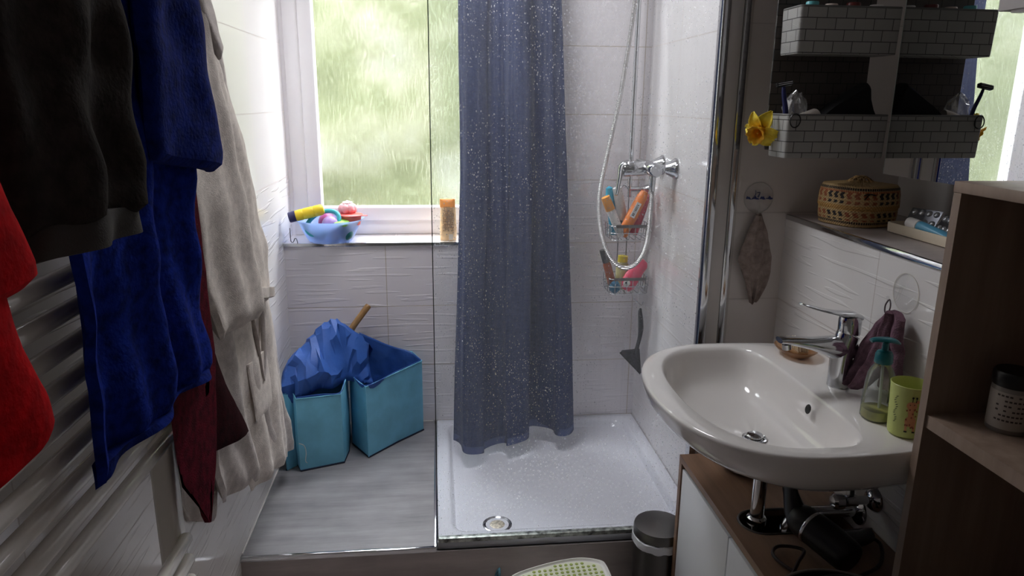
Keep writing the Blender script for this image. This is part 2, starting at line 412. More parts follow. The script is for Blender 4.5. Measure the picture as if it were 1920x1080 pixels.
obj('pole', B().tube([(XL, 2.685, 2.10), (.82, 2.685, 2.10)], .0125, 16), M['chrome'], rod)
for i in range(8):
    r0 = rows[-1][int(i * NS / 7)]
    pts = [(r0[0], 2.685 + .024 * math.cos(t), 2.092 + .032 * math.sin(t)) for t in [2 * PI * q / 20 for q in range(20)]]
    obj('ring', B().tube(pts, .002, 6, closed=True), M['white_pvc'], cur)

# ------------------------------------------------------------------ mixer, riser rail, hose
mx = thing('shower_mixer', 'chrome lever shower mixer on two flared wall rosettes', 'mixer tap', (.815, 2.505, 1.30))
for yy in (2.43, 2.58):
    obj('rosette', B().lathe([(.036, 0), (.036, .004), (.030, .012), (.019, .034), (.016, .04)], (.8195, yy, 1.303), (-1, 0, 0), 32), M['chrome'], mx)
    obj('union', B().lathe([(.013, .035), (.013, .05), (.017, .05), (.017, .066)], (.8195, yy, 1.303), (-1, 0, 0), 12), M['chrome'], mx)
bd = B().tube([(.742, 2.395, 1.30), (.742, 2.40, 1.30), (.742, 2.61, 1.30), (.742, 2.615, 1.30)], [.02, .024, .024, .02], 24)
bd.lathe([(.024, 0), (.026, .03), (.026, .085), (.024, .09)], (.742, 2.50, 1.30), (-1, 0, -.06), 28)
obj('body', bd, M['chrome'], mx)
obj('lever', B().tube([(.668, 2.5, 1.31), (.650, 2.5, 1.305), (.642, 2.497, 1.27), (.634, 2.492, 1.225), (.629, 2.488, 1.205)], [.024, .021, .015, .013, .010], 16, 4, [.8, .6, .45, .4, .4], up=(-1, 0, .2)), M['chrome'], mx)
obj('outlet', B().lathe([(.012, 0), (.012, -.03), (.010, -.034), (.010, -.055)], (.742, 2.44, 1.28), (0, 0, 1), 14), M['chrome'], mx)
rl = thing('riser_rail', 'slim chrome riser rail in the shower corner', 'shower rail', (.748, 2.752, 1.17))
obj('bar', B().tube([(.748, 2.752, 1.165), (.748, 2.752, 2.12)], .009, 14), M['chrome'], rl)
for zz in (1.195, 2.09):
    obj('bracket', B().tube([(.748, 2.752, zz), (.79, 2.752, zz), (.8195, 2.752, zz)], [.010, .009, .020], 14, 4), M['chrome'], rl)
hold = obj('slider', B().lathe([(.02, 0), (.02, .05)], (.748, 2.752, 2.0), seg=16).tube([(.748, 2.74, 2.02), (.72, 2.68, 2.03)], .013, 10), M['chrome'], rl)
hz = B().tube([(.742, 2.44, 1.224), (.742, 2.44, 1.17), (.738, 2.45, 1.04), (.712, 2.47, .965), (.668, 2.49, .942), (.618, 2.51, .985), (.588, 2.53, 1.08), (.584, 2.55, 1.20), (.612, 2.575, 1.34), (.65, 2.60, 1.507), (.685, 2.635, 1.70), (.712, 2.668, 1.88), (.718, 2.68, 2.0)], .0078, 10, 16)
def ribbed():
    k = NT('ribbed_metal_hose'); k.b.inputs['Metallic'].default_value = .85; k.b.inputs['Base Color'].default_value = lin((208, 206, 204)); k.b.inputs['Roughness'].default_value = .25
    w = k.n('ShaderNodeTexWave', wave_type='BANDS', bands_direction='Z'); w.inputs['Scale'].default_value = 60; k.l(k.pos(), w.inputs['Vector'])
    k.bump(w.outputs['Fac'], .9, .003); return k.m
hs = obj('shower_hose', hz, ribbed()); tag(hs, 'looped ribbed metal shower hose from mixer to rail', 'hose')
hh = thing('hand_shower', 'chrome hand shower on the slim riser rail', 'shower head', (.70, 2.62, 2.02))
obj('handle', B().tube([(.718, 2.68, 2.0), (.71, 2.65, 2.06), (.69, 2.58, 2.12)], [.011, .013, .015], 12, 4), M['chrome'], hh)
obj('head', B().lathe([(.02, .0), (.045, .02), (.048, .03)], (.685, 2.57, 2.13), (-.1, -.5, -.8), 24), M['chrome'], hh)

# ------------------------------------------------------------------ cloth: a folded, closed sheet hanging between two edge lines
def pl(P, t):
    """point at fraction t of a polyline, by length"""
    d = [math.dist(a, b) for a, b in zip(P, P[1:])]; T = t * sum(d)
    for (a, b), q in zip(zip(P, P[1:]), d):
        if T <= q or (a, b) == (P[-2], P[-1]):
            f = min(1, T / q) if q else 0; return (a[0] + (b[0] - a[0]) * f, a[1] + (b[1] - a[1]) * f)
        T -= q
def cloth(L, R, depth, thick, folds=(), crumple=.0, cs=8, seed=0, axis=0, nu=46, nt=40, sign=1, lo=-9.0, hi=9.0, back=.6, sag=0.0):
    """L, R: edge lines (along the wall, height) from top to bottom; depth(t, u): distance plane; folds: (count, amplitude, phase, drift)"""
    L = [tuple(p) for p in L]; R = [tuple(p) for p in R]
    b = B(); rings = []
    for j in range(nt + 1):
        t = j / nt; a = pl(L, t); c = pl(R, t); fr, bk = [], []
        for i in range(nu + 1):
            u = i / nu
            h = a[0] + (c[0] - a[0]) * u; z = a[1] + (c[1] - a[1]) * u - sag * math.sin(PI * u) * t
            pr = max(0.0, 1 - (2 * u - 1) ** 4) ** .5
            f = sum(am * (.35 + .65 * t) * math.sin(2 * PI * (n * u + ph + dr * t)) for n, am, ph, dr in folds) * (.3 + .7 * pr)
            f += crumple * nz(h, z, seed, cs, seed) + crumple * .6 * nz(h, z, seed, cs * 2.3, seed + 5)
            bot = 1 - .55 * max(0, (t - .965) / .035) ** 2
            d0 = depth(t, u) + f
            x1 = d0 + sign * thick * pr * bot; x2 = d0 - sign * thick * back * pr * bot
            x1 = min(max(x1, lo), hi); x2 = min(max(x2, lo), hi)
            fr.append((x1, h, z) if axis == 0 else (h, x1, z)); bk.append((x2, h, z) if axis == 0 else (h, x2, z))
        rings.append(fr + bk[::-1][1:-1])
    return b.rings(rings)
BLUE = terry('dark_blue_fleece', (22, 42, 128), 160, .25, .7); BLUE2 = terry('dark_blue_fleece_sleeve', (19, 35, 104), 160, .22, .7)
WHITE = terry('warm_white_terry', (206, 198, 190), 330, .06, .5); WHITE2 = terry('greyish_terry', (190, 183, 178), 330, .06, .5)
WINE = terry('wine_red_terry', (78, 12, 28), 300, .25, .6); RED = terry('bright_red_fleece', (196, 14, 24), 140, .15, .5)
BROWN = terry('grey_brown_fleece', (50, 45, 42), 180, .15, .5); RIB = mat('ribbed_waistband', (66, 62, 59), .9, bump=.5, bscale=500)
# hook board above the radiator, out of the frame
hk = thing('hook_rail', 'coat hook rail on the left wall above the radiator', 'hook rail', (-.575, 1.1, 1.86))
obj('board', B().box(XL, .3, 1.84, XL + .02, 1.95, 1.92, .004), M['white_door'], hk)
HY = [.52, .72, 1.06, 1.34, 1.66]
for y in HY: obj('hook', B().tube([(XL + .018, y, 1.90), (-.53, y, 1.89), (-.50, y, 1.86), (-.485, y, 1.88)], .006, 8, 4), M['chrome'], hk)
# towel radiator
rd = thing('towel_radiator', 'white tubular towel radiator on the left wall under the hanging robes', 'towel radiator', (-.50, .95, .47))
obj('post', B().box(-.512, 1.20, .42, -.474, 1.243, 1.78, .010, 3), M['radiator'], rd)
obj('post', B().box(-.512, .62, .42, -.474, .663, 1.78, .010, 3), M['radiator'], rd)
zs = [.455, .498, .541, .657, .700, .743] + [.958 + .0432 * i for i in range(9)] + [1.42 + .0432 * i for i in range(6)]
for z in zs: obj('tube', B().tube([(-.466, .625, z), (-.466, .632, z), (-.466, 1.214, z), (-.466, 1.220, z)], [.008, .0118, .0118, .008], 14), M['radiator'], rd)
for y in (.64, 1.22):
    for z in (.6, 1.70): obj('wall_bracket', B().lathe([(.012, 0), (.012, .078)], (XL + .001, y, z), (1, 0, 0), 12), M['radiator'], rd)

# white bathrobe, farthest along the wall
wr = thing('bathrobe', 'warm white terry bathrobe hanging farthest along the left wall', 'bathrobe', (-.53, 1.8, .32))
obj('body', cloth([(1.60, 1.83), (1.46, 1.5), (1.46, 1.1), (1.52, .80), (1.60, .585)], [(1.72, 1.84), (1.95, 1.60), (2.05, 1.30), (2.13, 1.02), (2.21, .80), (2.23, .62), (2.405, .33)],
    lambda t, u: -.543 + .02 * t, .022, [(3.2, .012, .1, .3), (6.5, .007, .4, -.2)], .012, 5, 1), WHITE2, wr)
obj('front_panel', cloth([(1.62, 1.2), (1.66, 1.0), (1.72, .75), (1.80, .50)], [(2.03, 1.2), (2.09, .98), (2.16, .79), (2.17, .62), (2.19, .40)],
    lambda t, u: -.512 + .012 * u, .016, [(2.6, .010, .2, .2)], .008, 6, 3), WHITE, wr)
obj('sleeve', cloth([(1.52, 1.82), (1.45, 1.62), (1.42, 1.35), (1.46, 1.16), (1.52, 1.02)], [(1.60, 1.82), (1.74, 1.62), (1.84, 1.47), (1.93, 1.33), (2.0, 1.12), (1.985, .985)],
    lambda t, u: -.50 + .03 * t, .030, [(1.6, .012, .3, .25), (3.7, .006, .1, .2)], .010, 6, 2), WHITE, wr)
obj('cuff', cloth([(1.635, 1.105), (1.63, 1.075)], [(2.004, 1.015), (2.0, .985)], lambda t, u: -.470, .034, [(1.6, .008, .55, 0)], .004, 6, 2, nt=6), WHITE, wr)
obj('collar', cloth([(1.53, 1.80), (1.57, 1.70), (1.64, 1.60)], [(1.60, 1.82), (1.64, 1.72), (1.67, 1.62)], lambda t, u: -.472 + .02 * t, .012, [], .006, 8, 4, nt=16), WHITE2, wr)
obj('belt', B().tube([(-.492, 1.86, 1.0), (-.486, 1.88, .92), (-.486, 1.90, .83), (-.488, 1.93, .77), (-.485, 1.955, .85), (-.484, 1.96, .97)], .008, 10, 6, .5), WHITE2, wr)
obj('pocket', cloth([(1.80, .86), (1.84, .68)], [(2.0, .84), (2.03, .66)], lambda t, u: -.492, .007, [], .003, 8, 9, nt=12), WHITE, wr)
obj('loose_thread', B().tube([(-.50, 2.39, .345), (-.485, 2.402, .33), (-.480, 2.405, .30), (-.482, 2.395, .275), (-.478, 2.402, .262)], .0012, 5, 5), WHITE, wr)
# light towel ends below the robe
tw = cloth([(1.50, 1.0), (1.47, .80), (1.50, .64), (1.53, .585)], [(1.80, 1.0), (1.83, .80), (1.78, .66), (1.66, .50)], lambda t, u: -.570, .007, [(2.2, .012, .2, .3)], .01, 7, 6)
tag(obj('towel', tw, WHITE2), 'pale thin towel ends hanging between the wine towel and the white robe', 'towel')
# wine red towel (two hanging halves)
wt = thing('towel', 'wine red terry towel hanging in two points beside the blue robe', 'towel', (-.44, 1.33, .70))
obj('front_fold', cloth([(1.10, 1.60), (1.12, 1.1), (1.125, .95), (1.135, .89), (1.21, .80), (1.247, .752)], [(1.34, 1.60), (1.372, 1.16), (1.376, 1.06), (1.355, .94), (1.322, .845), (1.256, .748)],
    lambda t, u: -.434, .010, [(1.3, .008, .1, .2)], .004, 8, 7, lo=-.452, hi=-.433), WINE, wt)
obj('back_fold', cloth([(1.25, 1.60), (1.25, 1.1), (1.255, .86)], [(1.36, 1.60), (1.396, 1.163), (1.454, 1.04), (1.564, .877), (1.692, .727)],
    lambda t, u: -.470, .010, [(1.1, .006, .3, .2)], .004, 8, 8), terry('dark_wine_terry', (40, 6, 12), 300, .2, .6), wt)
# blue robe
br = thing('bathrobe', 'dark blue fleece bathrobe hanging over the radiator between grey and wine red cloth', 'bathrobe', (-.42, 1.08, 1.04))
obj('body', cloth([(1.0, 1.83), (.90, 1.6), (.855, 1.35), (.853, 1.22), (.842, 1.14), (.84, 1.058)], [(1.14, 1.83), (1.25, 1.6), (1.285, 1.40), (1.281, 1.31), (1.288, 1.2), (1.30, 1.11), (1.288, 1.045)],
    lambda t, u: -.424, .018, [(2.4, .016, .15, .25), (4.6, .009, .5, -.3)], .014, 6, 11, sag=-.02, lo=-.431), BLUE, br)
obj('sleeve', cloth([(1.06, 1.83), (1.03, 1.60), (1.03, 1.44)], [(1.16, 1.83), (1.235, 1.70), (1.275, 1.59), (1.303, 1.508), (1.322, 1.43), (1.30, 1.398)],
    lambda t, u: -.386, .026, [(1.2, .010, .2, .2)], .008, 7, 12), BLUE2, br)
obj('hem', cloth([(.842, 1.082), (.84, 1.055)], [(1.293, 1.070), (1.29, 1.043)], lambda t, u: -.424, .022, [(2.4, .015, .40, 0)], .012, 6, 11, nt=6, sag=-.02, lo=-.430), BLUE2, br)
# grey brown sweatshirt
gs = thing('sweatshirt', 'dark grey brown fleece sweatshirt with ribbed waistband hanging before the blue robe', 'sweatshirt', (-.34, .70, 1.38))
obj('body', cloth([(.66, 1.83), (.60, 1.6), (.585, 1.5), (.60, 1.41)], [(.78, 1.83), (.826, 1.617), (.829, 1.54), (.822, 1.456), (.804, 1.405)],
    lambda t, u: -.335 - .10 * (1 - t) ** 3, .034, [(2.1, .010, .2, .3)], .012, 8, 14), BROWN, gs)
obj('waistband', cloth([(.618, 1.425), (.612, 1.398), (.60, 1.388)], [(.804, 1.412), (.80, 1.40), (.797, 1.384)], lambda t, u: -.330, .027, [(2.1, .006, .5, 0)], .004, 9, 14, nt=10), RIB, gs)
# bright red garment nearest the camera
rg = thing('fleece_jacket', 'bright red fleece jacket at the near end of the left wall', 'jacket', (-.30, .48, 1.27))
obj('body', cloth([(.42, 1.80), (.40, 1.6), (.40, 1.45), (.40, 1.385)], [(.50, 1.80), (.515, 1.60), (.527, 1.45), (.545, 1.402), (.538, 1.390)], lambda t, u: -.30 - .15 * (1 - t) ** 2, .022, [], .004, 8, 15, nu=24), RED, rg)
obj('sleeve', cloth([(.41, 1.45), (.40, 1.35), (.40, 1.268)], [(.50, 1.45), (.513, 1.38), (.519, 1.35), (.538, 1.309), (.539, 1.285), (.52, 1.273)], lambda t, u: -.305, .022, [], .005, 9, 16, nu=24), RED, rg)

# ------------------------------------------------------------------ laundry hamper on the platform
HB = mat('light_blue_nylon', (116, 186, 212), .5, var=.05, vscale=14, bump=.25, bscale=30, bdist=.004)
LB = mat('royal_blue_nylon', (40, 84, 158), .55, var=.06, vscale=16, bump=.3, bscale=40, bdist=.006)
PIP = mat('dark_blue_piping', (20, 32, 56), .7)
hp = thing('laundry_hamper', 'folding light blue laundry hamper with two open boxes and a crumpled royal blue bag liner', 'laundry hamper', (-.31, 2.58, .2225))
def panels(P, tops, closed, zb=.2245, t=.004, bulge=.004, n=6):
    """walls of a fabric box: plan points and their top heights"""
    b = B(); K = len(P); m_ = K if closed else K - 1; ro, ri = [], []
    line = []
    for i in range(m_):
        a = Vector(P[i]); c = Vector(P[(i + 1) % K]); za, zc = tops[i], tops[(i + 1) % K]
        for j in range(n): f = j / n; q = a + (c - a) * f; line.append((q, za + (zc - za) * f - .010 * math.sin(PI * f) * .3, (c - a).normalized(), math.sin(PI * f)))
    if not closed: line.append((Vector(P[-1]), tops[-1], (Vector(P[-1]) - Vector(P[-2])).normalized(), 0))
    cen = sum((Vector(p) for p in P), Vector((0, 0))) / K
    rows = []
    for side in (0, 1):
        for v in ([0, .25, .5, .75, 1] if side == 0 else [1, .5, 0]):
            row = []
            for q, zt, d, s in line:
                nrm = Vector((d.y, -d.x))
                if nrm.dot(q - cen) < 0: nrm = -nrm
                off = bulge * s * math.sin(PI * v) * (1 + .8 * nz(q.x, q.y, v, 9)) - (t if side else 0)
                p = q + nrm * off; row.append((p.x, p.y, zb + (zt - zb) * v))
            rows.append(row)
    V = [[b.bm.verts.new(p) for p in r] for r in rows]
    L_ = len(V[0])
    for a, c in zip(V, V[1:]):
        for i in range(L_ if closed else L_ - 1): b.bm.faces.new((a[i], a[(i + 1) % L_], c[(i + 1) % L_], c[i]))
    return b
A_, B_, D_, C_ = (-.343, 2.617), (-.270, 2.497), (-.168, 2.618), (-.070, 2.717)
PR = [A_, B_, D_, C_, (-.11, 2.775), (-.30, 2.775)]; TR = [.512, .506, .511, .521, .54, .56]
obj('compartment', panels(PR, TR, True), HB, hp)
E_, F_, G_, H_ = (-.557, 2.425), (-.505, 2.414), (-.357, 2.467), (-.350, 2.555)
PL_ = [E_, (-.525, 2.462), F_, G_, H_, (-.36, 2.70), (-.565, 2.66)]; TL = [.516, .510, .502, .494, .512, .53, .53]
obj('compartment', panels(PL_, TL, True), HB, hp)
obj('base_panel', B().prism([(p[0], p[1]) for p in PR], 2, .2228, .2262), PIP, hp, False)
obj('base_panel', B().prism([(p[0], p[1]) for p in PL_], 2, .2228, .2262), PIP, hp, False)
obj('piping', B().tube([(B_[0], B_[1] - .001, .228), (B_[0], B_[1] - .001, .504)], .0022, 6), HB, hp)
obj('piping', B().tube([(p[0], p[1], z + .001) for p, z in zip(PR, TR)], .0022, 6, closed=True), HB, hp)
obj('piping', B().tube([(p[0], p[1], .2258) for p in PR], .0032, 6, closed=True), PIP, hp)
obj('piping', B().tube([(p[0], p[1], z + .001) for p, z in zip(PL_, TL)], .0022, 6, closed=True), HB, hp)
obj('piping', B().tube([(p[0], p[1], .2258) for p in PL_], .0032, 6, closed=True), PIP, hp)
# liner: tent over the left box, pulled up to a peak
def sheet(ctrl, nu=10, nv=10, amp=.012, s=9, seed=0, ridge=True):
    rows = [crom([Vector(p) for p in r], nu) for r in ctrl]
    cols = [crom([r[i] for r in rows], nv) for i in range(len(rows[0]))]
    out = []
    for j in range(len(cols[0])):
        row = []
        for i in range(len(cols)):
            p = cols[i][j]; u, v = i / (len(cols) - 1), j / (len(cols[0]) - 1)
            e = min(1, 5 * min(u, 1 - u) + .25) * min(1, 5 * min(v, 1 - v) + .25)
            q = mnoise.noise(Vector((p.x * s + seed, p.y * s * .8, p.z * s * .45))); q2 = mnoise.noise(Vector((p.x * s * 1.9 + seed + p.z * 9, p.y * s * 2.0, p.z * s * 1.1)))
            r_ = (1 - min(1, 2.4 * abs(q)) ** .8) * 1.1 + (1 - min(1, 2.4 * abs(q2)) ** .8) * .5 - .5
            row.append(p + Vector((.35 * q2, -.75 * r_, .55 * r_)) * amp * e)
        out.append(row)
    return B().grid(out)
def facet(b, amp):
    bmesh.ops.triangulate(b.bm, faces=b.bm.faces, quad_method='SHORT_EDGE'); random.seed(21)
    for v in b.bm.verts:
        if not v.is_boundary: v.co += Vector((random.uniform(-amp, amp), random.uniform(-amp, amp), random.uniform(-amp, amp)))
    return b
tent = [
    [(-.553, 2.43, .50), (-.520, 2.455, .47), (-.490, 2.44, .475), (-.440, 2.475, .512), (-.385, 2.49, .508), (-.350, 2.56, .508), (-.305, 2.585, .49), (-.250, 2.61, .47)],
    [(-.556, 2.435, .535), (-.515, 2.445, .555), (-.480, 2.44, .565), (-.430, 2.465, .575), (-.390, 2.50, .555), (-.350, 2.575, .56), (-.310, 2.60, .53), (-.262, 2.63, .50)],
    [(-.560, 2.47, .565), (-.520, 2.475, .600), (-.470, 2.485, .615), (-.425, 2.50, .612), (-.395, 2.535, .605), (-.360, 2.59, .625), (-.315, 2.62, .60), (-.270, 2.65, .555)],
    [(-.562, 2.53, .575), (-.525, 2.54, .620), (-.480, 2.56, .660), (-.435, 2.58, .690), (-.395, 2.60, .718), (-.360, 2.62, .705), (-.315, 2.655, .655), (-.272, 2.68, .605)],
    [(-.563, 2.60, .55), (-.525, 2.61, .60), (-.480, 2.63, .645), (-.435, 2.64, .695), (-.395, 2.645, .722), (-.355, 2.66, .700), (-.31, 2.69, .645), (-.270, 2.705, .600)],
    [(-.565, 2.655, .52), (-.52, 2.675, .53), (-.47, 2.685, .55), (-.42, 2.695, .57), (-.37, 2.705, .57), (-.33, 2.72, .56), (-.295, 2.745, .56), (-.262, 2.755, .56)]]
o = obj('bag_liner', facet(sheet(tent, 3, 2, .020, 7, 3), .0075), LB, hp, True, None, 24); mm = o.modifiers.new('thick', 'SOLIDIFY'); mm.thickness = .002
rlin = [[(-.312, 2.738, .640), (-.20, 2.765, .575), (-.12, 2.768, .545), (-.075, 2.722, .528)],
        [(-.300, 2.735, .50), (-.20, 2.757, .47), (-.13, 2.757, .45), (-.085, 2.718, .44)], [(-.295, 2.73, .36), (-.20, 2.745, .35), (-.14, 2.745, .34), (-.09, 2.71, .33)]]
o = obj('liner_back', sheet(rlin, 8, 8, .008, 12, 8), LB, hp); o.modifiers.new('thick', 'SOLIDIFY').thickness = .002
fl = [[(-.338, 2.618, .515), (-.268, 2.503, .511), (-.170, 2.620, .516), (-.074, 2.719, .525)], [(-.325, 2.62, .47), (-.266, 2.520, .455), (-.178, 2.632, .47), (-.088, 2.72, .47)], [(-.32, 2.625, .36), (-.264, 2.53, .35), (-.185, 2.64, .35), (-.10, 2.72, .35)]]
o = obj('liner_front', sheet(fl, 8, 6, .004, 12, 18), LB, hp); o.modifiers.new('thick', 'SOLIDIFY').thickness = .002
ff = [[(-.505, 2.418, .508), (-.43, 2.445, .506), (-.359, 2.470, .50), (-.352, 2.55, .515)], [(-.50, 2.432, .455), (-.43, 2.46, .45), (-.368, 2.485, .45), (-.360, 2.55, .46)], [(-.50, 2.44, .36), (-.43, 2.47, .36), (-.375, 2.49, .36), (-.366, 2.55, .36)]]
o = obj('liner_front', sheet(ff, 8, 6, .005, 12, 28), LB, hp); o.modifiers.new('thick', 'SOLIDIFY').thickness = .002
st = obj('wooden_stick', B().tube([(-.415, 2.705, .54), (-.40, 2.709, .56), (-.33, 2.732, .672), (-.275, 2.752, .742), (-.272, 2.753, .746)], [.0125, .0125, .0125, .0125, .010], 16), M['stick'])
tag(st, 'round wooden stick end poking up behind the laundry hamper', 'stick')
# ------------------------------------------------------------------ window sill: bowl of bath toys, sun cream
BC = Vector((-.417, 2.846, .9852))
bowlm = NT('translucent_blue_plastic'); bb = bowlm.b
bb.inputs['Base Color'].default_value = lin((186, 208, 240)); bb.inputs['Roughness'].default_value = .3
_t = bowlm.n('ShaderNodeBsdfTranslucent'); _t.inputs[0].default_value = lin((196, 216, 248)); _tr = bowlm.n('ShaderNodeBsdfTransparent'); _tr.inputs[0].default_value = lin((222, 234, 252))
_m = bowlm.n('ShaderNodeMixShader'); _m.inputs[0].default_value = .45; bowlm.l(bb.outputs[0], _m.inputs[1]); bowlm.l(_t.outputs[0], _m.inputs[2])
_m2 = bowlm.n('ShaderNodeMixShader'); _m2.inputs[0].default_value = .38; bowlm.l(_m.outputs[0], _m2.inputs[1]); bowlm.l(_tr.outputs[0], _m2.inputs[2]); bowlm.l(_m2.outputs[0], bowlm.out.inputs['Surface'])
bo = obj('plastic_bowl', B().lathe([(.0, .0), (.074, .0), (.082, .004), (.094, .022), (.108, .052), (.120, .080), (.132, .088), (.1325, .0905), (.119, .0835), (.106, .053), (.092, .024), (.080, .0065), (.0, .0025)], BC, seg=56, cap0=False, cap1=False), bowlm.m, at=BC)
tag(bo, 'translucent pale blue plastic bowl of bath toys on the window sill', 'bowl')
def toy(name, b, m, label, cat='bath toy'): return tag(obj(name, b, m), label, cat)
fl_ = thing('toy_torch', 'yellow toy torch with dark blue end lying across the bowl', 'toy', (-.48, 2.80, 1.085))
fa, fb = Vector((-.560, 2.78, 1.088)), Vector((-.388, 2.80, 1.128)); fx = (fb - fa)
obj('end_cap', B().lathe([(.0, 0), (.019, .001), (.0205, .005), (.0205, .026), (.018, .028)], fa, fx, 24, False), mat('navy_plastic', (44, 42, 88), .35), fl_)
obj('grip', B().lathe([(.018, .026), (.0205, .030), (.0212, .052), (.0195, .056), (.0212, .060), (.0212, .092), (.0195, .096), (.0212, .100), (.021, .125), (.016, .134), (.0, .135)], fa, fx, 24, False), mat('yellow_rubber', (226, 196, 44), .45), fl_)
obj('lens_rim', B().lathe([(.017, .133), (.026, .142), (.027, .150), (.024, .152), (.0, .148)], fa + Vector((.004, 0, -.008)), fx + Vector((.02, 0, -.06)), 24, False), M['black'], fl_)
pk = B()
for i in range(7):
    a = 2 * PI * i / 7; pk.ball((-.348 + .021 * math.cos(a), 2.852 + .021 * math.sin(a), 1.112), .0165, 1, 1, 1.2, 12)
pk.ball((-.348, 2.852, 1.120), .024, 1, 1, .75, 14)
fm = toy('toy_flower', pk, mat('pink_vinyl', (240, 172, 178), .45), 'pink and white flower shaped bath toy on top of the bowl')
wt_ = B()
for i in range(7):
    a = 2 * PI * i / 7 + .3; wt_.ball((-.348 + .013 * math.cos(a), 2.852 + .013 * math.sin(a), 1.134), .0075, 1, 1, .7, 10)
obj('petal_tip', wt_.ball((-.348, 2.852, 1.139), .007, 1, 1, .7, 10), mat('white_vinyl', (240, 232, 230), .45), fm)
cc = thing('toy_cup', 'coral red lidded toy cup at the right of the bowl', 'toy', (-.335, 2.832, 1.06))
obj('body', B().lathe([(.0, 0), (.036, 0), (.041, .028), (.041, .032)], (-.335, 2.832, 1.052), seg=30), mat('coral_plastic', (232, 112, 96), .4), cc)
obj('lid', B().lathe([(.041, .0), (.047, .001), (.048, .006), (.044, .009), (.0, .011)], (-.335, 2.832, 1.0845), seg=30).tube([(-.293, 2.826, 1.088), (-.270, 2.822, 1.088)], [.012, .006], 10, 0, .3), mat('red_lid', (214, 84, 78), .35), cc)
toy('toy_ball', B().ball((-.405, 2.785, 1.060), .034, seg=24), mat('lilac_plastic', (170, 142, 200), .3), 'lilac ball at the front of the toy bowl under the torch', 'ball')
toy('toy_ring', B().tube([(-.435 + .062 * math.cos(a), 2.785 + .020 * math.sin(a), 1.066 + .040 * math.sin(a) + .018 * math.cos(a)) for a in [2 * PI * i / 24 for i in range(24)]], .0085, 10, closed=True), mat('teal_plastic', (64, 172, 184), .35), 'teal ring toy leaning in the bowl below the torch', 'toy ring')
toy('toy_ball', B().ball((-.43, 2.87, 1.055), .036, seg=20), mat('magenta_plastic', (150, 60, 120), .35), 'dark pink ball half hidden behind the toy torch', 'ball')
toy('toy_ball', B().ball((-.350, 2.800, 1.022), .026, seg=20), mat('sea_green_plastic', (40, 120, 122), .35), 'dark green ball seen through the right side of the bowl', 'ball')
toy('toy_ball', B().ball((-.455, 2.830, 1.018), .028, seg=20), mat('sky_plastic', (60, 170, 220), .35), 'sky blue ball seen through the left side of the bowl', 'ball')
toy('toy_ball', B().ball((-.395, 2.815, 1.005), .016, seg=18), mat('ochre_plastic', (214, 176, 84), .35), 'small ochre ball at the bottom of the toy bowl', 'ball')
toy('toy_disc', B().lathe([(.0, 0), (.03, 0), (.032, .005), (.03, .009), (.0, .010)], (-.365, 2.775, 1.064), (.1, -.25, 1), 24), mat('lime_plastic', (150, 196, 90), .4), 'lime green disc toy at the front rim of the bowl', 'toy')
wh = obj('wire_hook', B().tube([(-.562, 2.80, 1.045), (-.562, 2.80, 1.0), (-.559, 2.799, .991), (-.553, 2.797, .990), (-.549, 2.797, .997), (-.546, 2.797, 1.004), (-.540, 2.797, 1.004), (-.537, 2.797, .994), (-.537, 2.80, .987)], .0016, 6, 4), M['steel'])
tag(wh, 'bent wire hook in the sill corner left of the toy bowl', 'hook')
sc_ = thing('sun_cream_tube', 'orange sun cream tube standing upside down on the sill by the curtain', 'tube', (.041, 2.84, .9852))
ORG = mat('orange_translucent_tube', (240, 200, 148), .35, var=.08, vscale=60); 
def oval(cx, cy, z, a, b_, n=28, p=2.4): return [(cx + a * math.copysign(abs(math.cos(t)) ** (2 / p), math.cos(t)), cy + b_ * math.copysign(abs(math.sin(t)) ** (2 / p), math.sin(t)), z) for t in [2 * PI * i / n for i in range(n)]]
obj('body', B().rings([oval(.043, 2.84, .9852 + z, a, b_) for z, a, b_ in ((0, .030, .020), (.004, .033, .022), (.05, .0335, .022), (.075, .031, .021), (.10, .031, .019), (.132, .030, .016))]), ORG, sc_)
obj('cap', B().rings([oval(.041, 2.84, .9852 + z, a, b_) for z, a, b_ in ((.132, .0305, .0165), (.150, .030, .012), (.163, .030, .006), (.164, .029, .004))]), mat('orange_cap', (240, 150, 52), .4), sc_)
pr = B(); random.seed(8)
for r_ in range(16):
    z = 1.118 - .0062 * r_; x = .022
    while x < .062:
        w = random.uniform(.002, .006)
        if random.random() < .8: pr.box(x, 2.8165, z, min(x + w, .066), 2.8185, z + .0032)
        x += w + .0015
obj('print', pr, mat('brown_print', (150, 112, 70), .6), sc_, False)
obj('print', B().box(.045, 2.8166, .99, .062, 2.8182, 1.012), mat('pale_print', (226, 214, 196), .6), sc_, False)

# ------------------------------------------------------------------ wash basin
bs = thing('wash_basin', 'white ceramic wash basin on the right wall with chrome tap', 'wash basin', (.74, 1.444, .755))
CX, CY, HW = .735, 1.444, .323
def o_in(x, y):
    if x > .98: return False
    dy = abs(y - CY) / HW
    if x >= .72: return dy <= 1 - .10 * max(0, (x - .72) / .26) ** 2
    return (dy ** 2.35 + ((.72 - x) / .255) ** 2.35) <= 1
def i_in(x, y):
    dy = abs(y - 1.448) / .283; dx = x - .705
    return (abs(dx) / .120) ** 5 + dy ** 4.5 <= 1 if dx > 0 else (dy ** 2.45 + (-dx / .182) ** 2.45) <= 1
NA = 96
def outline(f, cx, cy):
    out = []
    for i in range(NA):
        t = 2 * PI * i / NA; lo, hi = 0, .6
        for _ in range(26):
            m_ = (lo + hi) / 2
            if f(cx + m_ * math.cos(t), cy + m_ * math.sin(t)): lo = m_
            else: hi = m_
        out.append((cx + lo * math.cos(t), cy + lo * math.sin(t)))
    return out
OUT = outline(o_in, CX, CY); INN = outline(i_in, .70, 1.446)
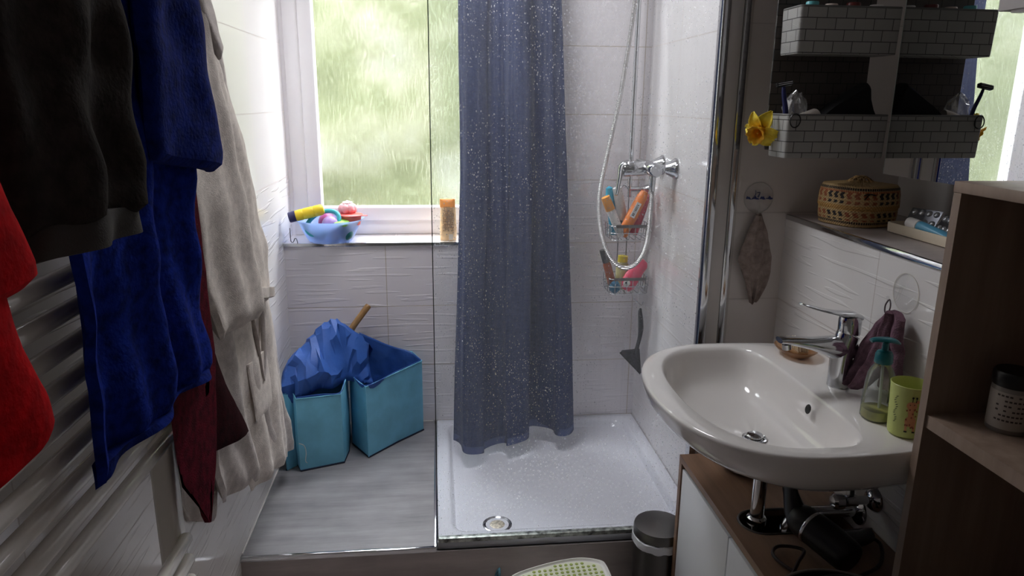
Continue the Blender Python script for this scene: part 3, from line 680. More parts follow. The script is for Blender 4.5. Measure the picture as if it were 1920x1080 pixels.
def oring(s, z, cx=.98):
    return [(min(.979, .98 - (.98 - x) * (1 - (1 - s) * (.98 - x) / .5)) if False else .98 - (.98 - x) * s if x < .97 else .979, CY + (y - CY) * s, z) for x, y in OUT]
def iring(s, z, c=(.715, 1.446)): return [(c[0] + (x - c[0]) * s, c[1] + (y - c[1]) * s, z) for x, y in INN]
b = B()
b.rings([oring(.34, .752), oring(.50, .757), oring(.66, .770), oring(.80, .792), oring(.90, .818), oring(.955, .842), oring(.985, .862), oring(.997, .885), oring(.999, .893), oring(.995, .898), oring(.985, .900)] +
        [[(a[0] * .55 + c[0] * .45, a[1] * .55 + c[1] * .45, .9005) for a, c in zip(oring(.985, .9), iring(1.03, .9))], iring(1.025, .9), iring(1.005, .898), iring(.985, .892), iring(.965, .875), iring(.93, .848), iring(.87, .822), iring(.76, .803), iring(.58, .790), iring(.34, .781), iring(.12, .777)], True, True, True)
obj('basin', b, M['ceramic'], bs, True, angle=70)
obj('overflow_hole', B().lathe([(.0, .001), (.010, .001), (.011, 0)], (.809, 1.400, .868), (-1, 0, .28), 24, cap1=False), M['black'], bs)
pg = obj('drain_plug', B().lathe([(.026, .0), (.028, .004), (.024, .006), (.021, .003)], (.715, 1.446, .777), seg=32, cap0=False, cap1=False), M['chrome'], bs)
obj('stopper', B().lathe([(.0195, .0), (.0195, .010), (.017, .0125), (.0, .0135)], (.715, 1.446, .777), seg=28, cap0=False, cap1=False), M['chrome'], pg)
tp = thing('basin_tap', 'chrome single lever mixer tap on the basin rim', 'tap', (.905, 1.452, .9005))
obj('body', B().tube([(.905, 1.452, .9005), (.905, 1.452, .905), (.903, 1.452, .95), (.906, 1.452, .99), (.912, 1.452, 1.018), (.914, 1.452, 1.024)], [.0265, .0255, .0235, .0245, .0255, .0245], 24, 4, up=(0, 1, 0)), M['chrome'], tp)
obj('spout', B().tube([(.930, 1.452, .990), (.905, 1.452, .990), (.870, 1.452, .996), (.83, 1.452, 1.003), (.775, 1.452, 1.011), (.752, 1.452, 1.013)], [.020, .0245, .024, .0225, .020, .017], 20, 5, [1.2, 1.25, 1.0, .66, .42, .36]), M['chrome'], tp)
obj('aerator', B().lathe([(.010, 0), (.010, -.012), (.008, -.013)], (.770, 1.452, 1.003), (-.2, 0, 1), 16), M['chrome'], tp)
obj('lever_hub', B().tube([(.914, 1.452, 1.026), (.914, 1.452, 1.03), (.913, 1.452, 1.055), (.912, 1.452, 1.066)], [.0235, .0245, .0245, .022], 24, 3, up=(0, 1, 0)), M['chrome'], tp)
obj('lever', B().tube([(.934, 1.452, 1.062), (.915, 1.452, 1.068), (.88, 1.452, 1.073), (.84, 1.452, 1.082), (.80, 1.452, 1.094), (.792, 1.452, 1.097)], [.018, .0215, .018, .0165, .013, .008], 16, 5, [.4, .38, .30, .24, .24, .3]), M['chrome'], tp)
# soap dish and nail brush behind the tap
AMB = mat('amber_glass', (214, 168, 124), .08, trans=.75, ior=1.3)
sd = obj('soap_dish', B().lathe([(.0, .0), (.030, .0), (.036, .003), (.050, .014), (.056, .020), (.057, .022), (.053, .021), (.034, .007), (.0, .004)], (.905, 1.655, .9012), seg=40, cap0=False, cap1=False, sq=(.9, 1.1)), AMB)
tag(sd, 'amber glass soap dish on the basin corner behind the tap', 'soap dish')
nb = thing('nail_brush', 'nail brush with cream bristles in the amber soap dish', 'brush', (.905, 1.65, .909))
obj('back', B().rings([oval(.905, 1.65, .9095 + z, a, b_) for z, a, b_ in ((0, .017, .036), (.003, .019, .038), (.010, .019, .038), (.012, .018, .036))]), wood('brush_wood', (150, 112, 74), (188, 150, 108), 1), nb)
br_ = B(); random.seed(3)
for iy in range(11):
    for ix in range(5):
        y = 1.62 + .006 * iy; x = .893 + .006 * ix; dx, dy = random.uniform(-.004, .004), random.uniform(-.003, .003)
        br_.tube([(x, y, .9205), (x + dx - .004, y + dy, .944)], [.0022, .0016], 5)
o = obj('bristles', br_, mat('cream_bristles', (226, 214, 188), .8), nb); o['kind'] = 'stuff'
# soap pump bottle
SX, SY = .885, 1.277
sp = thing('soap_dispenser', 'clear plastic soap bottle with teal pump top and little yellow soap', 'soap dispenser', (SX, SY, .9015))
CLR = NT('clear_plastic_bottle'); _a = CLR.n('ShaderNodeBsdfTransparent'); _a.inputs[0].default_value = lin((244, 247, 246)); _g = CLR.n('ShaderNodeBsdfGlossy'); _g.inputs['Roughness'].default_value = .06
_d = CLR.n('ShaderNodeBsdfDiffuse'); _d.inputs[0].default_value = lin((200, 205, 200)); _f = CLR.n('ShaderNodeFresnel'); _f.inputs['IOR'].default_value = 1.35; _x = CLR.n('ShaderNodeMixShader'); CLR.l(_f.outputs[0], _x.inputs[0]); CLR.l(_a.outputs[0], _x.inputs[1]); CLR.l(_g.outputs[0], _x.inputs[2])
_y = CLR.n('ShaderNodeMixShader'); _y.inputs[0].default_value = .16; CLR.l(_x.outputs[0], _y.inputs[1]); CLR.l(_d.outputs[0], _y.inputs[2]); CLR.l(_y.outputs[0], CLR.out.inputs['Surface']); CLEAR = CLR.m
obj('bottle', B().rings([oval(SX, SY, .9015 + z, a, b_, 32, 2.3) for z, a, b_ in ((0, .026, .028), (.003, .0285, .0305), (.04, .0285, .0305), (.075, .0265, .028), (.095, .024, .0255), (.108, .019, .020), (.115, .0145, .0145), (.120, .0135, .0135))], cap1=False), CLEAR, sp)
obj('soap', B().rings([oval(SX, SY, .9035 + z, a, b_, 28, 2.3) for z, a, b_ in ((0, .0255, .0275), (.003, .0265, .0285), (.019, .0268, .0288))]), mat('yellow_soap', (226, 222, 120), .2), sp)
TEAL = mat('teal_pump', (16, 96, 104), .3)
ph = obj('pump', B().lathe([(.0165, .119), (.0175, .121), (.0165, .137), (.0135, .143), (.0065, .146), (.0060, .162), (.0, .163)], (SX, SY, .9015), seg=26, cap1=False), TEAL, sp)
obj('nozzle', B().tube([(SX - .030, SY + .004, 1.066), (SX - .02, SY + .003, 1.069), (SX + .004, SY, 1.0685), (SX + .018, SY - .002, 1.066), (SX + .027, SY - .003, 1.061)], [.007, .0095, .013, .012, .006], 12, 4, [.45, .45, .38, .38, .4]), TEAL, ph)
obj('dip_tube', B().tube([(SX, SY, 1.02), (SX + .003, SY, .96), (SX + .006, SY, .906)], .0028, 8), mat('milky_tube', (206, 212, 204), .4), sp)
lb_ = B(); random.seed(6)
for q in range(9): lb_.box(SX + .0275, SY - .012 + .0026 * q, .925 + random.uniform(0, .01), SX + .0287, SY - .0108 + .0026 * q, .965 + random.uniform(0, .012))
obj('print', lb_, mat('dark_print', (52, 60, 52), .6), sp, False)
# cup with printed giraffe
UX, UY = .899, 1.204
cpm = mat('lime_green_cup', (190, 200, 118), .4)
cu = thing('cup', 'lime green plastic cup printed with a small giraffe, beside the soap bottle', 'cup', (UX, UY, .9015))
obj('body', B().lathe([(.0, 0), (.026, 0), (.030, .003), (.0315, .012), (.0335, .060), (.0355, .098), (.0365, .1045), (.0355, .1055), (.0345, .103), (.0325, .06), (.029, .006), (.0, .004)], (UX, UY, .9015), seg=48, cap0=False, cap1=False), cpm, cu)
def on_cup(u, z, off=.0004):
    """point on the cup wall: u = angle in degrees from the side facing the room and the camera"""
    a = math.radians(214 + u); r = .0315 + (z - .012) * (.004 / .086) + off; return (UX + r * math.cos(a), UY + r * math.sin(a), .9015 + z)
def cup_patch(poly, off=.0005):
    b = B(); c = (sum(p[0] for p in poly) / len(poly), sum(p[1] for p in poly) / len(poly)); V = [b.bm.verts.new(on_cup(u, z, off)) for u, z in poly]; cv = b.bm.verts.new(on_cup(*c, off))
    for i in range(len(V)): b.bm.faces.new((V[i], V[(i + 1) % len(V)], cv))
    return b
def ell(cu_, cz, a, b_, n=14): return [(cu_ + a * math.cos(2 * PI * i / n), cz + b_ * math.sin(2 * PI * i / n)) for i in range(n)]
GIR = mat('giraffe_print_peach', (206, 146, 104), .5); GSP = mat('giraffe_print_brown', (150, 84, 58), .5); INK = mat('black_print', (24, 22, 20), .6)
g_ = B()
def addp(dst, src):
    me = bpy.data.meshes.new('t'); src.bm.to_mesh(me); dst.bm.from_mesh(me); bpy.data.meshes.remove(me); src.bm.free()
for q in (ell(30, .070, 15, .0085), [(20, .066), (36, .070), (40, .046), (24, .042)], ell(32, .038, 17, .011), [(17, .038), (24, .038), (25, .018), (18, .018)], [(40, .038), (47, .038), (49, .018), (42, .018)], ell(44, .079, 6, .0035)): addp(g_, cup_patch(q))
obj('giraffe_print', g_, GIR, cu, False)
g_ = B(); random.seed(5)
for q in range(16): addp(g_, cup_patch(ell(random.uniform(18, 46), random.uniform(.020, .066), 2.4, .0021, 8), .0009))
obj('giraffe_spots', g_, GSP, cu, False)
g_ = B()
for q in (ell(25, .072, 1.3, .0013, 8), ell(36, .073, 1.3, .0013, 8), ell(30, .087, 3, .002), ell(40, .087, 3, .002), [(29, .078), (31, .078), (31, .086), (29, .086)], [(39, .078), (41, .078), (41, .086), (39, .086)], [(17, .015), (26, .015), (26, .018), (17, .018)], [(41, .015), (50, .015), (50, .018), (41, .018)]): addp(g_, cup_patch(q, .0012))
for i in range(13):
    z = .030 + .0043 * i; u = -17 + 4 * math.sin(i * 1.1)
    if i == 0: obj('giraffe_face', g_, INK, cu, False); g_ = B()
    addp(g_, cup_patch([(u - 3.5, z), (u + 3.5, z + .0022), (u + 3.2, z + .0034), (u - 3.8, z + .0012)], .0008))
obj('print', g_, INK, cu, False)

# ------------------------------------------------------------------ wall hooks and wash cloths
PLA = NT('clear_suction_plastic'); _a = PLA.n('ShaderNodeBsdfTransparent'); _g = PLA.n('ShaderNodeBsdfGlossy'); _g.inputs['Roughness'].default_value = .1; _d = PLA.n('ShaderNodeBsdfDiffuse'); _d.inputs[0].default_value = lin((196, 196, 192))
_x = PLA.n('ShaderNodeMixShader'); _x.inputs[0].default_value = .07; PLA.l(_a.outputs[0], _x.inputs[1]); PLA.l(_g.outputs[0], _x.inputs[2]); _y = PLA.n('ShaderNodeMixShader'); _y.inputs[0].default_value = .035; PLA.l(_x.outputs[0], _y.inputs[1]); PLA.l(_d.outputs[0], _y.inputs[2]); PLA.l(_y.outputs[0], PLA.out.inputs['Surface']); SUC = PLA.m
h1 = thing('suction_hook', 'clear round suction hook with blue printed wave on the wall above the taupe cloth', 'hook', (.892, 1.9255, 1.268))
obj('disc', B().lathe([(.0, .006), (.012, .006), (.034, .003), (.042, .0008), (.0425, .0)], (.892, 1.9255, 1.268), (0, -1, 0), 40, cap1=False), SUC, h1)
obj('rim', B().tube([(.892 + .042 * math.cos(a), 1.924, 1.268 + .042 * math.sin(a)) for a in [2 * PI * i / 40 for i in range(40)]], .0009, 6, closed=True), mat('pale_plastic_rim', (190, 188, 184), .3), h1)
BP = mat('blue_wave_print', (44, 56, 112), .5)
b = B(); n_ = 26
top = [(.892 - .039 + .078 * i / n_, 1.2695 + .0035 * math.sin(i * .9) + .002 * math.sin(i * 2.3)) for i in range(n_ + 1)]
b.grid([[(x, 1.9178, z) for x, z in top], [(x, 1.9182, 1.2645 + .001 * math.sin(i)) for i, (x, z) in enumerate(top)]])
obj('wave_print', b, BP, h1, False)
obj('wave_print', B().tube([(.872, 1.918, 1.268), (.880, 1.9178, 1.279), (.878, 1.9178, 1.290), (.884, 1.9178, 1.283), (.892, 1.9178, 1.284), (.887, 1.918, 1.270)], [.002, .003, .0012, .003, .0012, .003], 6, 3, .2), mat('grey_blue_print', (80, 86, 116), .5), h1)
obj('hook', B().tube([(.890, 1.918, 1.258), (.890, 1.912, 1.245), (.890, 1.908, 1.228), (.890, 1.901, 1.222), (.890, 1.896, 1.230)], .003, 8, 5), SUC, h1)
TAU = terry('taupe_terry', (150, 136, 130), 420, .12, 1.0, 0); PUR = terry('mauve_terry', (112, 86, 98), 420, .14, 1.0, 0)
w1_ = thing('washcloth', 'taupe grey terry washcloth hanging from the suction hook by the mirror corner', 'washcloth', (.89, 1.905, .965))
obj('front', cloth([(.878, 1.222), (.862, 1.18), (.845, 1.13), (.836, 1.095), (.848, 1.07), (.866, 1.035), (.884, .972)], [(.892, 1.222), (.905, 1.16), (.906, 1.10), (.905, 1.04), (.898, .995), (.890, .966)],
    lambda t, u: 1.900, .012, [(1.4, .006, .2, .3)], .008, 16, 31, 1, 30, 36, -1), TAU, w1_)
obj('back', cloth([(.885, 1.224), (.890, 1.15), (.896, 1.05), (.892, .99), (.888, .968)], [(.898, 1.224), (.920, 1.170), (.938, 1.105), (.940, 1.06), (.930, 1.02), (.908, .970)],
    lambda t, u: 1.910, .010, [(1.2, .005, .4, .2)], .006, 16, 33, 1, 30, 36, -1), TAU, w1_)
obj('loop', B().tube([(.889, 1.901, 1.228), (.884, 1.900, 1.222), (.886, 1.902, 1.214), (.893, 1.902, 1.214), (.894, 1.900, 1.222)], .0014, 6, 4, closed=True), TAU, w1_)
h2 = thing('suction_hook', 'clear suction hook on the white tiles above the mauve cloth', 'hook', (.9795, 1.372, 1.135))
obj('disc', B().lathe([(.0, .006), (.012, .006), (.032, .003), (.042, .0008), (.0425, .0)], (.9795, 1.372, 1.138), (-1, 0, 0), 40, cap1=False), SUC, h2)
obj('rim', B().tube([(.9785, 1.372 + .042 * math.cos(a), 1.138 + .042 * math.sin(a)) for a in [2 * PI * i / 40 for i in range(40)]], .0005, 6, closed=True), mat('pale_plastic_rim', (206, 202, 190), .3), h2)
obj('hook', B().tube([(.972, 1.366, 1.150), (.962, 1.362, 1.154), (.956, 1.360, 1.140), (.955, 1.366, 1.124), (.950, 1.378, 1.118), (.948, 1.386, 1.128)], .0032, 8, 5), SUC, h2)
w2 = thing('washcloth', 'mauve terry washcloth hanging from the suction hook onto the basin', 'washcloth', (.94, 1.40, .903))
obj('loop', B().tube([(.950, 1.380, 1.122), (.948, 1.388, 1.108), (.945, 1.382, 1.094), (.947, 1.374, 1.096), (.950, 1.374, 1.110)], .0016, 6, 4, closed=True), mat('grey_tape', (96, 84, 88), .9), w2)
obj('front', cloth([(1.352, 1.098), (1.345, 1.06), (1.346, 1.0), (1.362, .955), (1.38, .925), (1.40, .910)], [(1.368, 1.102), (1.400, 1.068), (1.426, 1.02), (1.442, .975), (1.446, .940), (1.440, .910)],
    lambda t, u: .948 - .030 * t ** 2, .016, [(1.7, .008, .1, .3), (3.3, .004, .4, .1)], .009, 15, 41, 0, 34, 40, -1), PUR, w2)
obj('back', cloth([(1.325, 1.090), (1.312, 1.05), (1.305, .99), (1.302, .93)], [(1.365, 1.104), (1.372, 1.05), (1.372, .99), (1.366, .93)],
    lambda t, u: .952, .012, [(1.2, .006, .4, .2)], .008, 15, 43, 0, 26, 34, -1), PUR, w2)

# ------------------------------------------------------------------ mirror, woven baskets and what they hold
mi = thing('mirror_cabinet', 'wall cabinet with frameless mirror front above the tiled ledge', 'mirror', (1.2, 1.416, 1.358))
MIR = mat('mirror_silver', (222, 224, 224), .008, 1.0)
_tl = Matrix.Translation((1.0905, 1.677, 0)) @ Matrix.Rotation(math.radians(1.4), 4, 'Z') @ Matrix.Translation((-1.0905, -1.677, 0))      # door not quite shut
obj('mirror_front', B().box(1.0905, 1.157, 1.3576, 1.096, 1.677, 2.25).move(_tl), MIR, mi, False)
obj('mirror_edge', B().box(1.0902, 1.677, 1.3576, 1.096, 1.6785, 2.25), mat('mirror_edge', (170, 180, 176), .2), mi, False)
obj('body', B().box(1.1095, 1.160, 1.36, 1.2998, 1.675, 2.248), M['white_door'], mi, False)
def woven(name, col, w=.036, h=.0262, dark=.35):
    """flat strap weave: bricks of strap with thin dark gaps"""
    k = NT(name); p = k.pos(); X = k.xyz(p); cmb = k.n('ShaderNodeCombineXYZ')
    k.l(k.math('ADD', X[0], X[1]), cmb.inputs[0]); k.l(X[2], cmb.inputs[1])
    br = k.n('ShaderNodeTexBrick'); br.offset = .5; br.inputs['Scale'].default_value = 1.0; br.inputs['Brick Width'].default_value = w; br.inputs['Row Height'].default_value = h
    br.inputs['Mortar Size'].default_value = .0011; br.inputs['Mortar Smooth'].default_value = .3; br.inputs['Bias'].default_value = 0
    br.inputs['Color1'].default_value = lin(col); br.inputs['Color2'].default_value = lin(tuple(c * .93 for c in col)); br.inputs['Mortar'].default_value = lin(tuple(c * dark for c in col))
    k.l(cmb.outputs[0], br.inputs['Vector']); k.l(br.outputs['Color'], k.b.inputs['Base Color']); k.b.inputs['Roughness'].default_value = .55
    fine = k.n('ShaderNodeTexWave', wave_type='BANDS', bands_direction='Z'); fine.inputs['Scale'].default_value = 190; k.l(p, fine.inputs['Vector'])
    k.bump(k.math('ADD', k.math('MULTIPLY', br.outputs['Fac'], -1.0), k.math('MULTIPLY', fine.outputs['Fac'], .15)), .6, .002); return k.m
WV = woven('grey_strap_weave', (172, 172, 168), .047, .0256, .42); WD = woven('dark_strap_weave', (84, 78, 74))
_c = Vector((1.0, 1.86, 1.5)); PLACE = Matrix.Translation(_c + Vector((-.072, -.134, .0014))) @ Matrix.Scale(.928, 4) @ Matrix.Translation(-_c)
pn = obj('back_panel', B().box(.893, 1.918, 1.40, 1.165, 1.9255, 2.05, .003).tube([(.92, 1.922, 2.05), (.92, 1.922, 2.521)], .003, 6).tube([(1.14, 1.922, 2.05), (1.14, 1.922, 2.521)], .003, 6), WD); tag(pn, 'dark woven back panel hanging behind the grey baskets', 'panel')
def basket(z0, z1, label, bx0, bx1):
    t = thing('woven_basket', label, 'basket', ((bx0 + bx1) / 2, 1.864, z0), 'grey woven baskets in the mirror corner')
    def rr(ins, z): return rrect(bx0 + ins, 1.812 + ins, bx1 - ins, 1.9165 - ins, .010, z, 4)
    b = B().rings([rr(.006, z0 + .001), rr(.003, z0), rr(.002, z0 + .004), rr(0, z1 - .004), rr(.0005, z1), rr(.004, z1), rr(.005, z1 - .01), rr(.008, z0 + .008)])
    obj('body', b, WV, t)
    rim = [Vector(p) for p in rr(.002, z1 + .0005)]
    obj('rim', B().tube(rim, .0032, 6, closed=True), mat('grey_strap_rim', (112, 112, 109), .6), t)
    return t
basket(1.385, 1.494, 'lower grey woven basket with razor and black pouch, a yellow daffodil at its side', .898, 1.1745)
basket(1.645, 1.757, 'upper grey woven basket holding bottles, cut by the top of the frame', .904, 1.1745)
# daffodil
DX = Vector((.870, 1.898, 1.4535)); dn = Vector((-.72, -.58, -.36)).normalized()
du = Vector((0, 0, 1)); du = (du - dn * du.dot(dn)).normalized(); dv = dn.cross(du)
df = thing('daffodil', 'yellow daffodil flower stuck on the left end of the lower woven basket', 'flower', tuple(DX))
YP = mat('daffodil_yellow', (238, 214, 66), .6, var=.06, vscale=80); YC = mat('daffodil_trumpet', (236, 176, 30), .6, var=.06, vscale=90)
for i in range(6):
    a = 2 * PI * i / 6 + .45 + (.1 if i % 2 else -.08); rd_ = du * math.cos(a) + dv * math.sin(a); sd_ = dn.cross(rd_)
    rows = []
    for j in range(9):
        t = j / 8; w = .0200 * (math.sin(PI * (.10 + .86 * t)) ** .9) * (1.05 if i % 2 else .9)
        r_ = .008 + .046 * t; lift = .010 * math.sin(PI * t) - (.014 if i % 2 else .004) * t * t
        rows.append([DX + rd_ * r_ + sd_ * (w * (q / 4 - 1)) + dn * (lift + .005 * abs(q / 4 - 1) ** 2 - (.003 if i % 2 else 0) + .0012 * math.cos(q * 1.6)) for q in range(9)])
    o = obj('petal', B().grid(rows), YP, df); o.modifiers.new('thick', 'SOLIDIFY').thickness = .0008
R_ = []
for t, (r_, h) in enumerate(((.009, 0), (.012, .010), (.0135, .020), (.0155, .028), (.0215, .034), (.025, .036))):
    ring = []
    for i in range(36):
        a = 2 * PI * i / 36; rr_ = r_ * (1 + (.09 if t > 3 else .02) * math.sin(a * 9)); ring.append(DX + dn * (h + (.002 * math.sin(a * 9 + 1) if t > 3 else 0)) + du * rr_ * math.cos(a) + dv * rr_ * math.sin(a))
    R_.append(ring)
o = obj('trumpet', B().rings(R_, True, True, False), YC, df); o.modifiers.new('thick', 'SOLIDIFY').thickness = .001
obj('stem', B().tube([DX, DX - dn * .012, DX + Vector((.018, .006, .016)), DX + Vector((.034, -.004, .034))], .0022, 8, 4), mat('stem_green', (112, 138, 58), .6), df)
obj('stamen', B().ball(DX + dn * .022, .003, seg=10), YC, df)
# razor, cellophane, cotton roll, pouch, hair tie
NV = mat('navy_razor', (30, 36, 92), .35)
rz = thing('razor', 'navy blue disposable razor standing in the lower woven basket', 'razor', (.905, 1.848, 1.40))
obj('handle', B().tube([(.918, 1.852, 1.40), (.914, 1.85, 1.46), (.906, 1.847, 1.51), (.896, 1.843, 1.545), (.892, 1.840, 1.566)], [.005, .0065, .0075, .0065, .0045], 10, 5, .7), NV, rz)
hdm = B().box(-.021, -.0065, -.006, .021, .0065, .006, .002); hdm.move(Matrix.Translation((.891, 1.836, 1.571)) @ Matrix.Rotation(-.18, 4, 'Y') @ Matrix.Rotation(-.25, 4, 'X'))
hd_ = obj('head', hdm, M['black'], rz)
hdm = B().box(-.019, -.0078, -.0032, .019, -.0064, -.0018).box(-.019, -.0078, .0012, .019, -.0064, .0026); hdm.move(Matrix.Translation((.891, 1.836, 1.571)) @ Matrix.Rotation(-.18, 4, 'Y') @ Matrix.Rotation(-.25, 4, 'X'))
obj('blade', hdm, M['chrome'], hd_, False)
CEL = NT('crinkled_cellophane'); _a = CEL.n('ShaderNodeBsdfTransparent'); _g = CEL.n('ShaderNodeBsdfGlossy'); _g.inputs['Roughness'].default_value = .12; _d = CEL.n('ShaderNodeBsdfDiffuse'); _d.inputs[0].default_value = lin((214, 214, 214))
_x = CEL.n('ShaderNodeMixShader'); _x.inputs[0].default_value = .30; CEL.l(_a.outputs[0], _x.inputs[1]); CEL.l(_g.outputs[0], _x.inputs[2]); _y = CEL.n('ShaderNodeMixShader'); _y.inputs[0].default_value = .14; CEL.l(_x.outputs[0], _y.inputs[1]); CEL.l(_d.outputs[0], _y.inputs[2]); CEL.l(_y.outputs[0], CEL.out.inputs['Surface'])
def crumple(c, r, s, amp, seed, seg=28):
    b = B().ball((0, 0, 0), 1, seg=seg)
    for v in b.bm.verts:
        n = v.co.normalized(); q = 1 - 2 * abs(mnoise.noise(n * s + Vector((seed, 0, 0)))); q2 = 1 - 2 * abs(mnoise.noise(n * s * 2.3 + Vector((seed, 4, 0))))
        v.co = Vector(c) + Vector((n.x * r[0], n.y * r[1], n.z * r[2])) * (1 + amp * q + amp * .5 * q2)
    return b
tag(obj('cellophane_bag', crumple((.940, 1.866, 1.500), (.026, .026, .044), 1.7, .22, 3), CEL.m), 'crinkled clear cellophane bag in the left end of the lower basket', 'bag')
tag(obj('cotton_roll', B().lathe([(.0, 0), (.020, 0), (.022, .004), (.022, .05), (.020, .054), (.0, .054)], (.945, 1.845, 1.474), (.9, .1, .3), 24), mat('cotton_white', (206, 196, 186), .95, bump=.4)), 'white cotton roll beside the razor in the lower basket', 'cotton roll')
pb = B(); pr_ = [(1.005, 1.45), (1.01, 1.497), (1.035, 1.520), (1.07, 1.545), (1.10, 1.566), (1.118, 1.578), (1.126, 1.570), (1.130, 1.54), (1.140, 1.51), (1.150, 1.49), (1.15, 1.45)]
pb.rings([[(x, y, 1.50 + (z - 1.50) * s) for x, z in pr_] for y, s in ((1.832, .86), (1.838, .97), (1.853, 1.0), (1.872, 1.0), (1.886, .95), (1.892, .82))])
tag(obj('pouch', pb, M['black_cloth']), 'black cloth pouch sticking up out of the lower woven basket', 'pouch')
tag(obj('hair_tie', B().tube([(.916 + .014 * math.cos(a), 1.8075 - .001 * math.sin(2 * a), 1.480 + .017 * math.sin(a)) for a in [2 * PI * i / 28 for i in range(28)]], .0016, 6, closed=True), M['black']), 'thin black hair tie looped over the front rim of the lower basket', 'hair tie')
# toiletries in the upper basket (tops only in the frame)
def jar(name, x, y, z, r, h, col, capc, label, cat='bottle', caph=.25):
    t = thing(name, label, cat, (x, y, z)); hb_ = h * (1 - caph)
    obj('body', B().lathe([(.0, 0), (r * .95, 0), (r, .003), (r, hb_ * .9), (r * .7, hb_)], (x, y, z), seg=24), mat(name + '_body', col, .35), t)
    obj('cap', B().lathe([(r * .72, hb_), (r * .74, hb_ + .002), (r * .72, h - .002), (r * .66, h)], (x, y, z), seg=24), mat(name + '_cap', capc, .35), t); return t
jar('lotion_bottle', .955, 1.858, 1.655, .022, .118, (220, 222, 220), (104, 190, 196), 'white lotion bottle with turquoise cap at the left of the upper basket')
jar('lotion_bottle', 1.008, 1.862, 1.655, .022, .114, (226, 216, 206), (224, 206, 196), 'cream bottle in the middle of the upper basket')
jar('lotion_bottle', 1.066, 1.860, 1.655, .024, .118, (134, 62, 56), (112, 50, 46), 'red brown bottle in the upper basket beside the cream one')
jar('lotion_bottle', 1.130, 1.862, 1.655, .024, .114, (214, 210, 206), (228, 226, 224), 'pale bottle at the mirror end of the upper basket')
PLACE = None
# patterned palm leaf box with lid
def palm():
    k = NT('woven_palm_leaf'); tc = k.objco(); X = k.xyz(tc)
    ang = k.math('ARCTAN2', X[1], X[0]); z = X[2]
    zig = k.math('MULTIPLY', k.math('ABSOLUTE', k.math('SUBTRACT', k.math('FRACT', k.math('MULTIPLY', z, 88.0)), .5)), .55)
    u = k.math('FRACT', k.math('ADD', k.math('MULTIPLY', ang, 4.6), zig))
    dia = k.math('LESS_THAN', u, .56)
    row = k.math('FRACT', k.math('MULTIPLY', z, 44.0)); rowon = k.math('MULTIPLY', k.math('GREATER_THAN', row, .12), k.math('LESS_THAN', row, .88))
    def band(a, b): return k.math('MULTIPLY', k.math('GREATER_THAN', z, a), k.math('LESS_THAN', z, b))
    deco = k.math('MAXIMUM', band(.016, .037), band(.058, .088))
    hue = k.ramp(k.math('FRACT', k.math('MULTIPLY', ang, .62)), [(.44, (34, 26, 22)), (.5, (152, 84, 46))])
    straw = k.mix(k.noise(k.scale(tc, 300, 300, 300), 1.0), (196, 166, 116), (160, 130, 84))
    c = k.mix(k.math('MULTIPLY', k.math('MULTIPLY', dia, deco), rowon), straw, hue)
    zz = k.math('FRACT', k.math('ADD', k.math('MULTIPLY', ang, 16.0), 0.0)); st = k.math('MULTIPLY', band(.0925, .0985), k.math('GREATER_THAN', zz, .18)); c = k.mix(st, c, (36, 26, 20))
    c = k.mix(k.math('MULTIPLY', band(.0865, .0915), k.math('GREATER_THAN', zz, .3)), c, (168, 88, 44))
    c = k.mix(k.math('MULTIPLY', band(.008, .014), k.math('GREATER_THAN', zz, .25)), c, (44, 30, 24))
    c = k.mix(band(.042, .054), c, (176, 134, 70))
    k.l(c, k.b.inputs['Base Color']); k.b.inputs['Roughness'].default_value = .6
    w = k.math('SINE', k.math('MULTIPLY', ang, 74.0)); w2 = k.math('SINE', k.math('MULTIPLY', z, 800.0)); k.bump(k.math('MULTIPLY', w, w2), .6, .0015); return k.m
PALM = palm(); wx, wyy, wz = 1.090, 1.768, 1.2215
def ov(a, z, n=48, p=3.0, rot=.30):
    ca, sa = math.cos(rot), math.sin(rot); out = []
    for x, y, _ in oval(0, 0, 0, .079 * a, .082 * a, n, p): out.append((wx + x * ca - y * sa, wyy + x * sa + y * ca, wz + z))
    return out
wbx = thing('lidded_basket', 'small woven palm leaf box with dark zigzag bands on the tiled ledge', 'basket', (wx, wyy, wz))
obj('base', B().rings([ov(.96, 0), ov(1.0, .002), ov(1.04, .022), ov(1.05, .045), ov(1.04, .052)]), PALM, wbx)
obj('lid', B().rings([ov(1.05, .046), ov(1.075, .047), ov(1.075, .055), ov(1.06, .08), ov(1.03, .096), ov(.97, .103), ov(.6, .107), ov(.2, .109)]), PALM, wbx)
cr = B()
for i in range(10):
    a = i * .63; cr.tube([(wx + .034 * math.cos(a), wyy + .034 * math.sin(a), wz + .107), (wx + .012 * math.cos(a + 1), wyy + .012 * math.sin(a + 1), wz + .122), (wx + .03 * math.cos(a + 2.2), wyy + .03 * math.sin(a + 2.2), wz + .109)], .0028, 6, 4, .4)
obj('lid_knot', cr, mat('straw_and_black_strip', (150, 122, 82), .6, var=.5, vscale=60), wbx)
obj('tuft', B().tube([(wx - .04, wyy - .088, wz + .082), (wx - .03, wyy - .0925, wz + .086), (wx - .012, wyy - .092, wz + .083)], .003, 6, 3, .5).tube([(wx - .028, wyy - .091, wz + .085), (wx - .04, wyy - .092, wz + .072)], .0014, 5), M['black'], wbx)
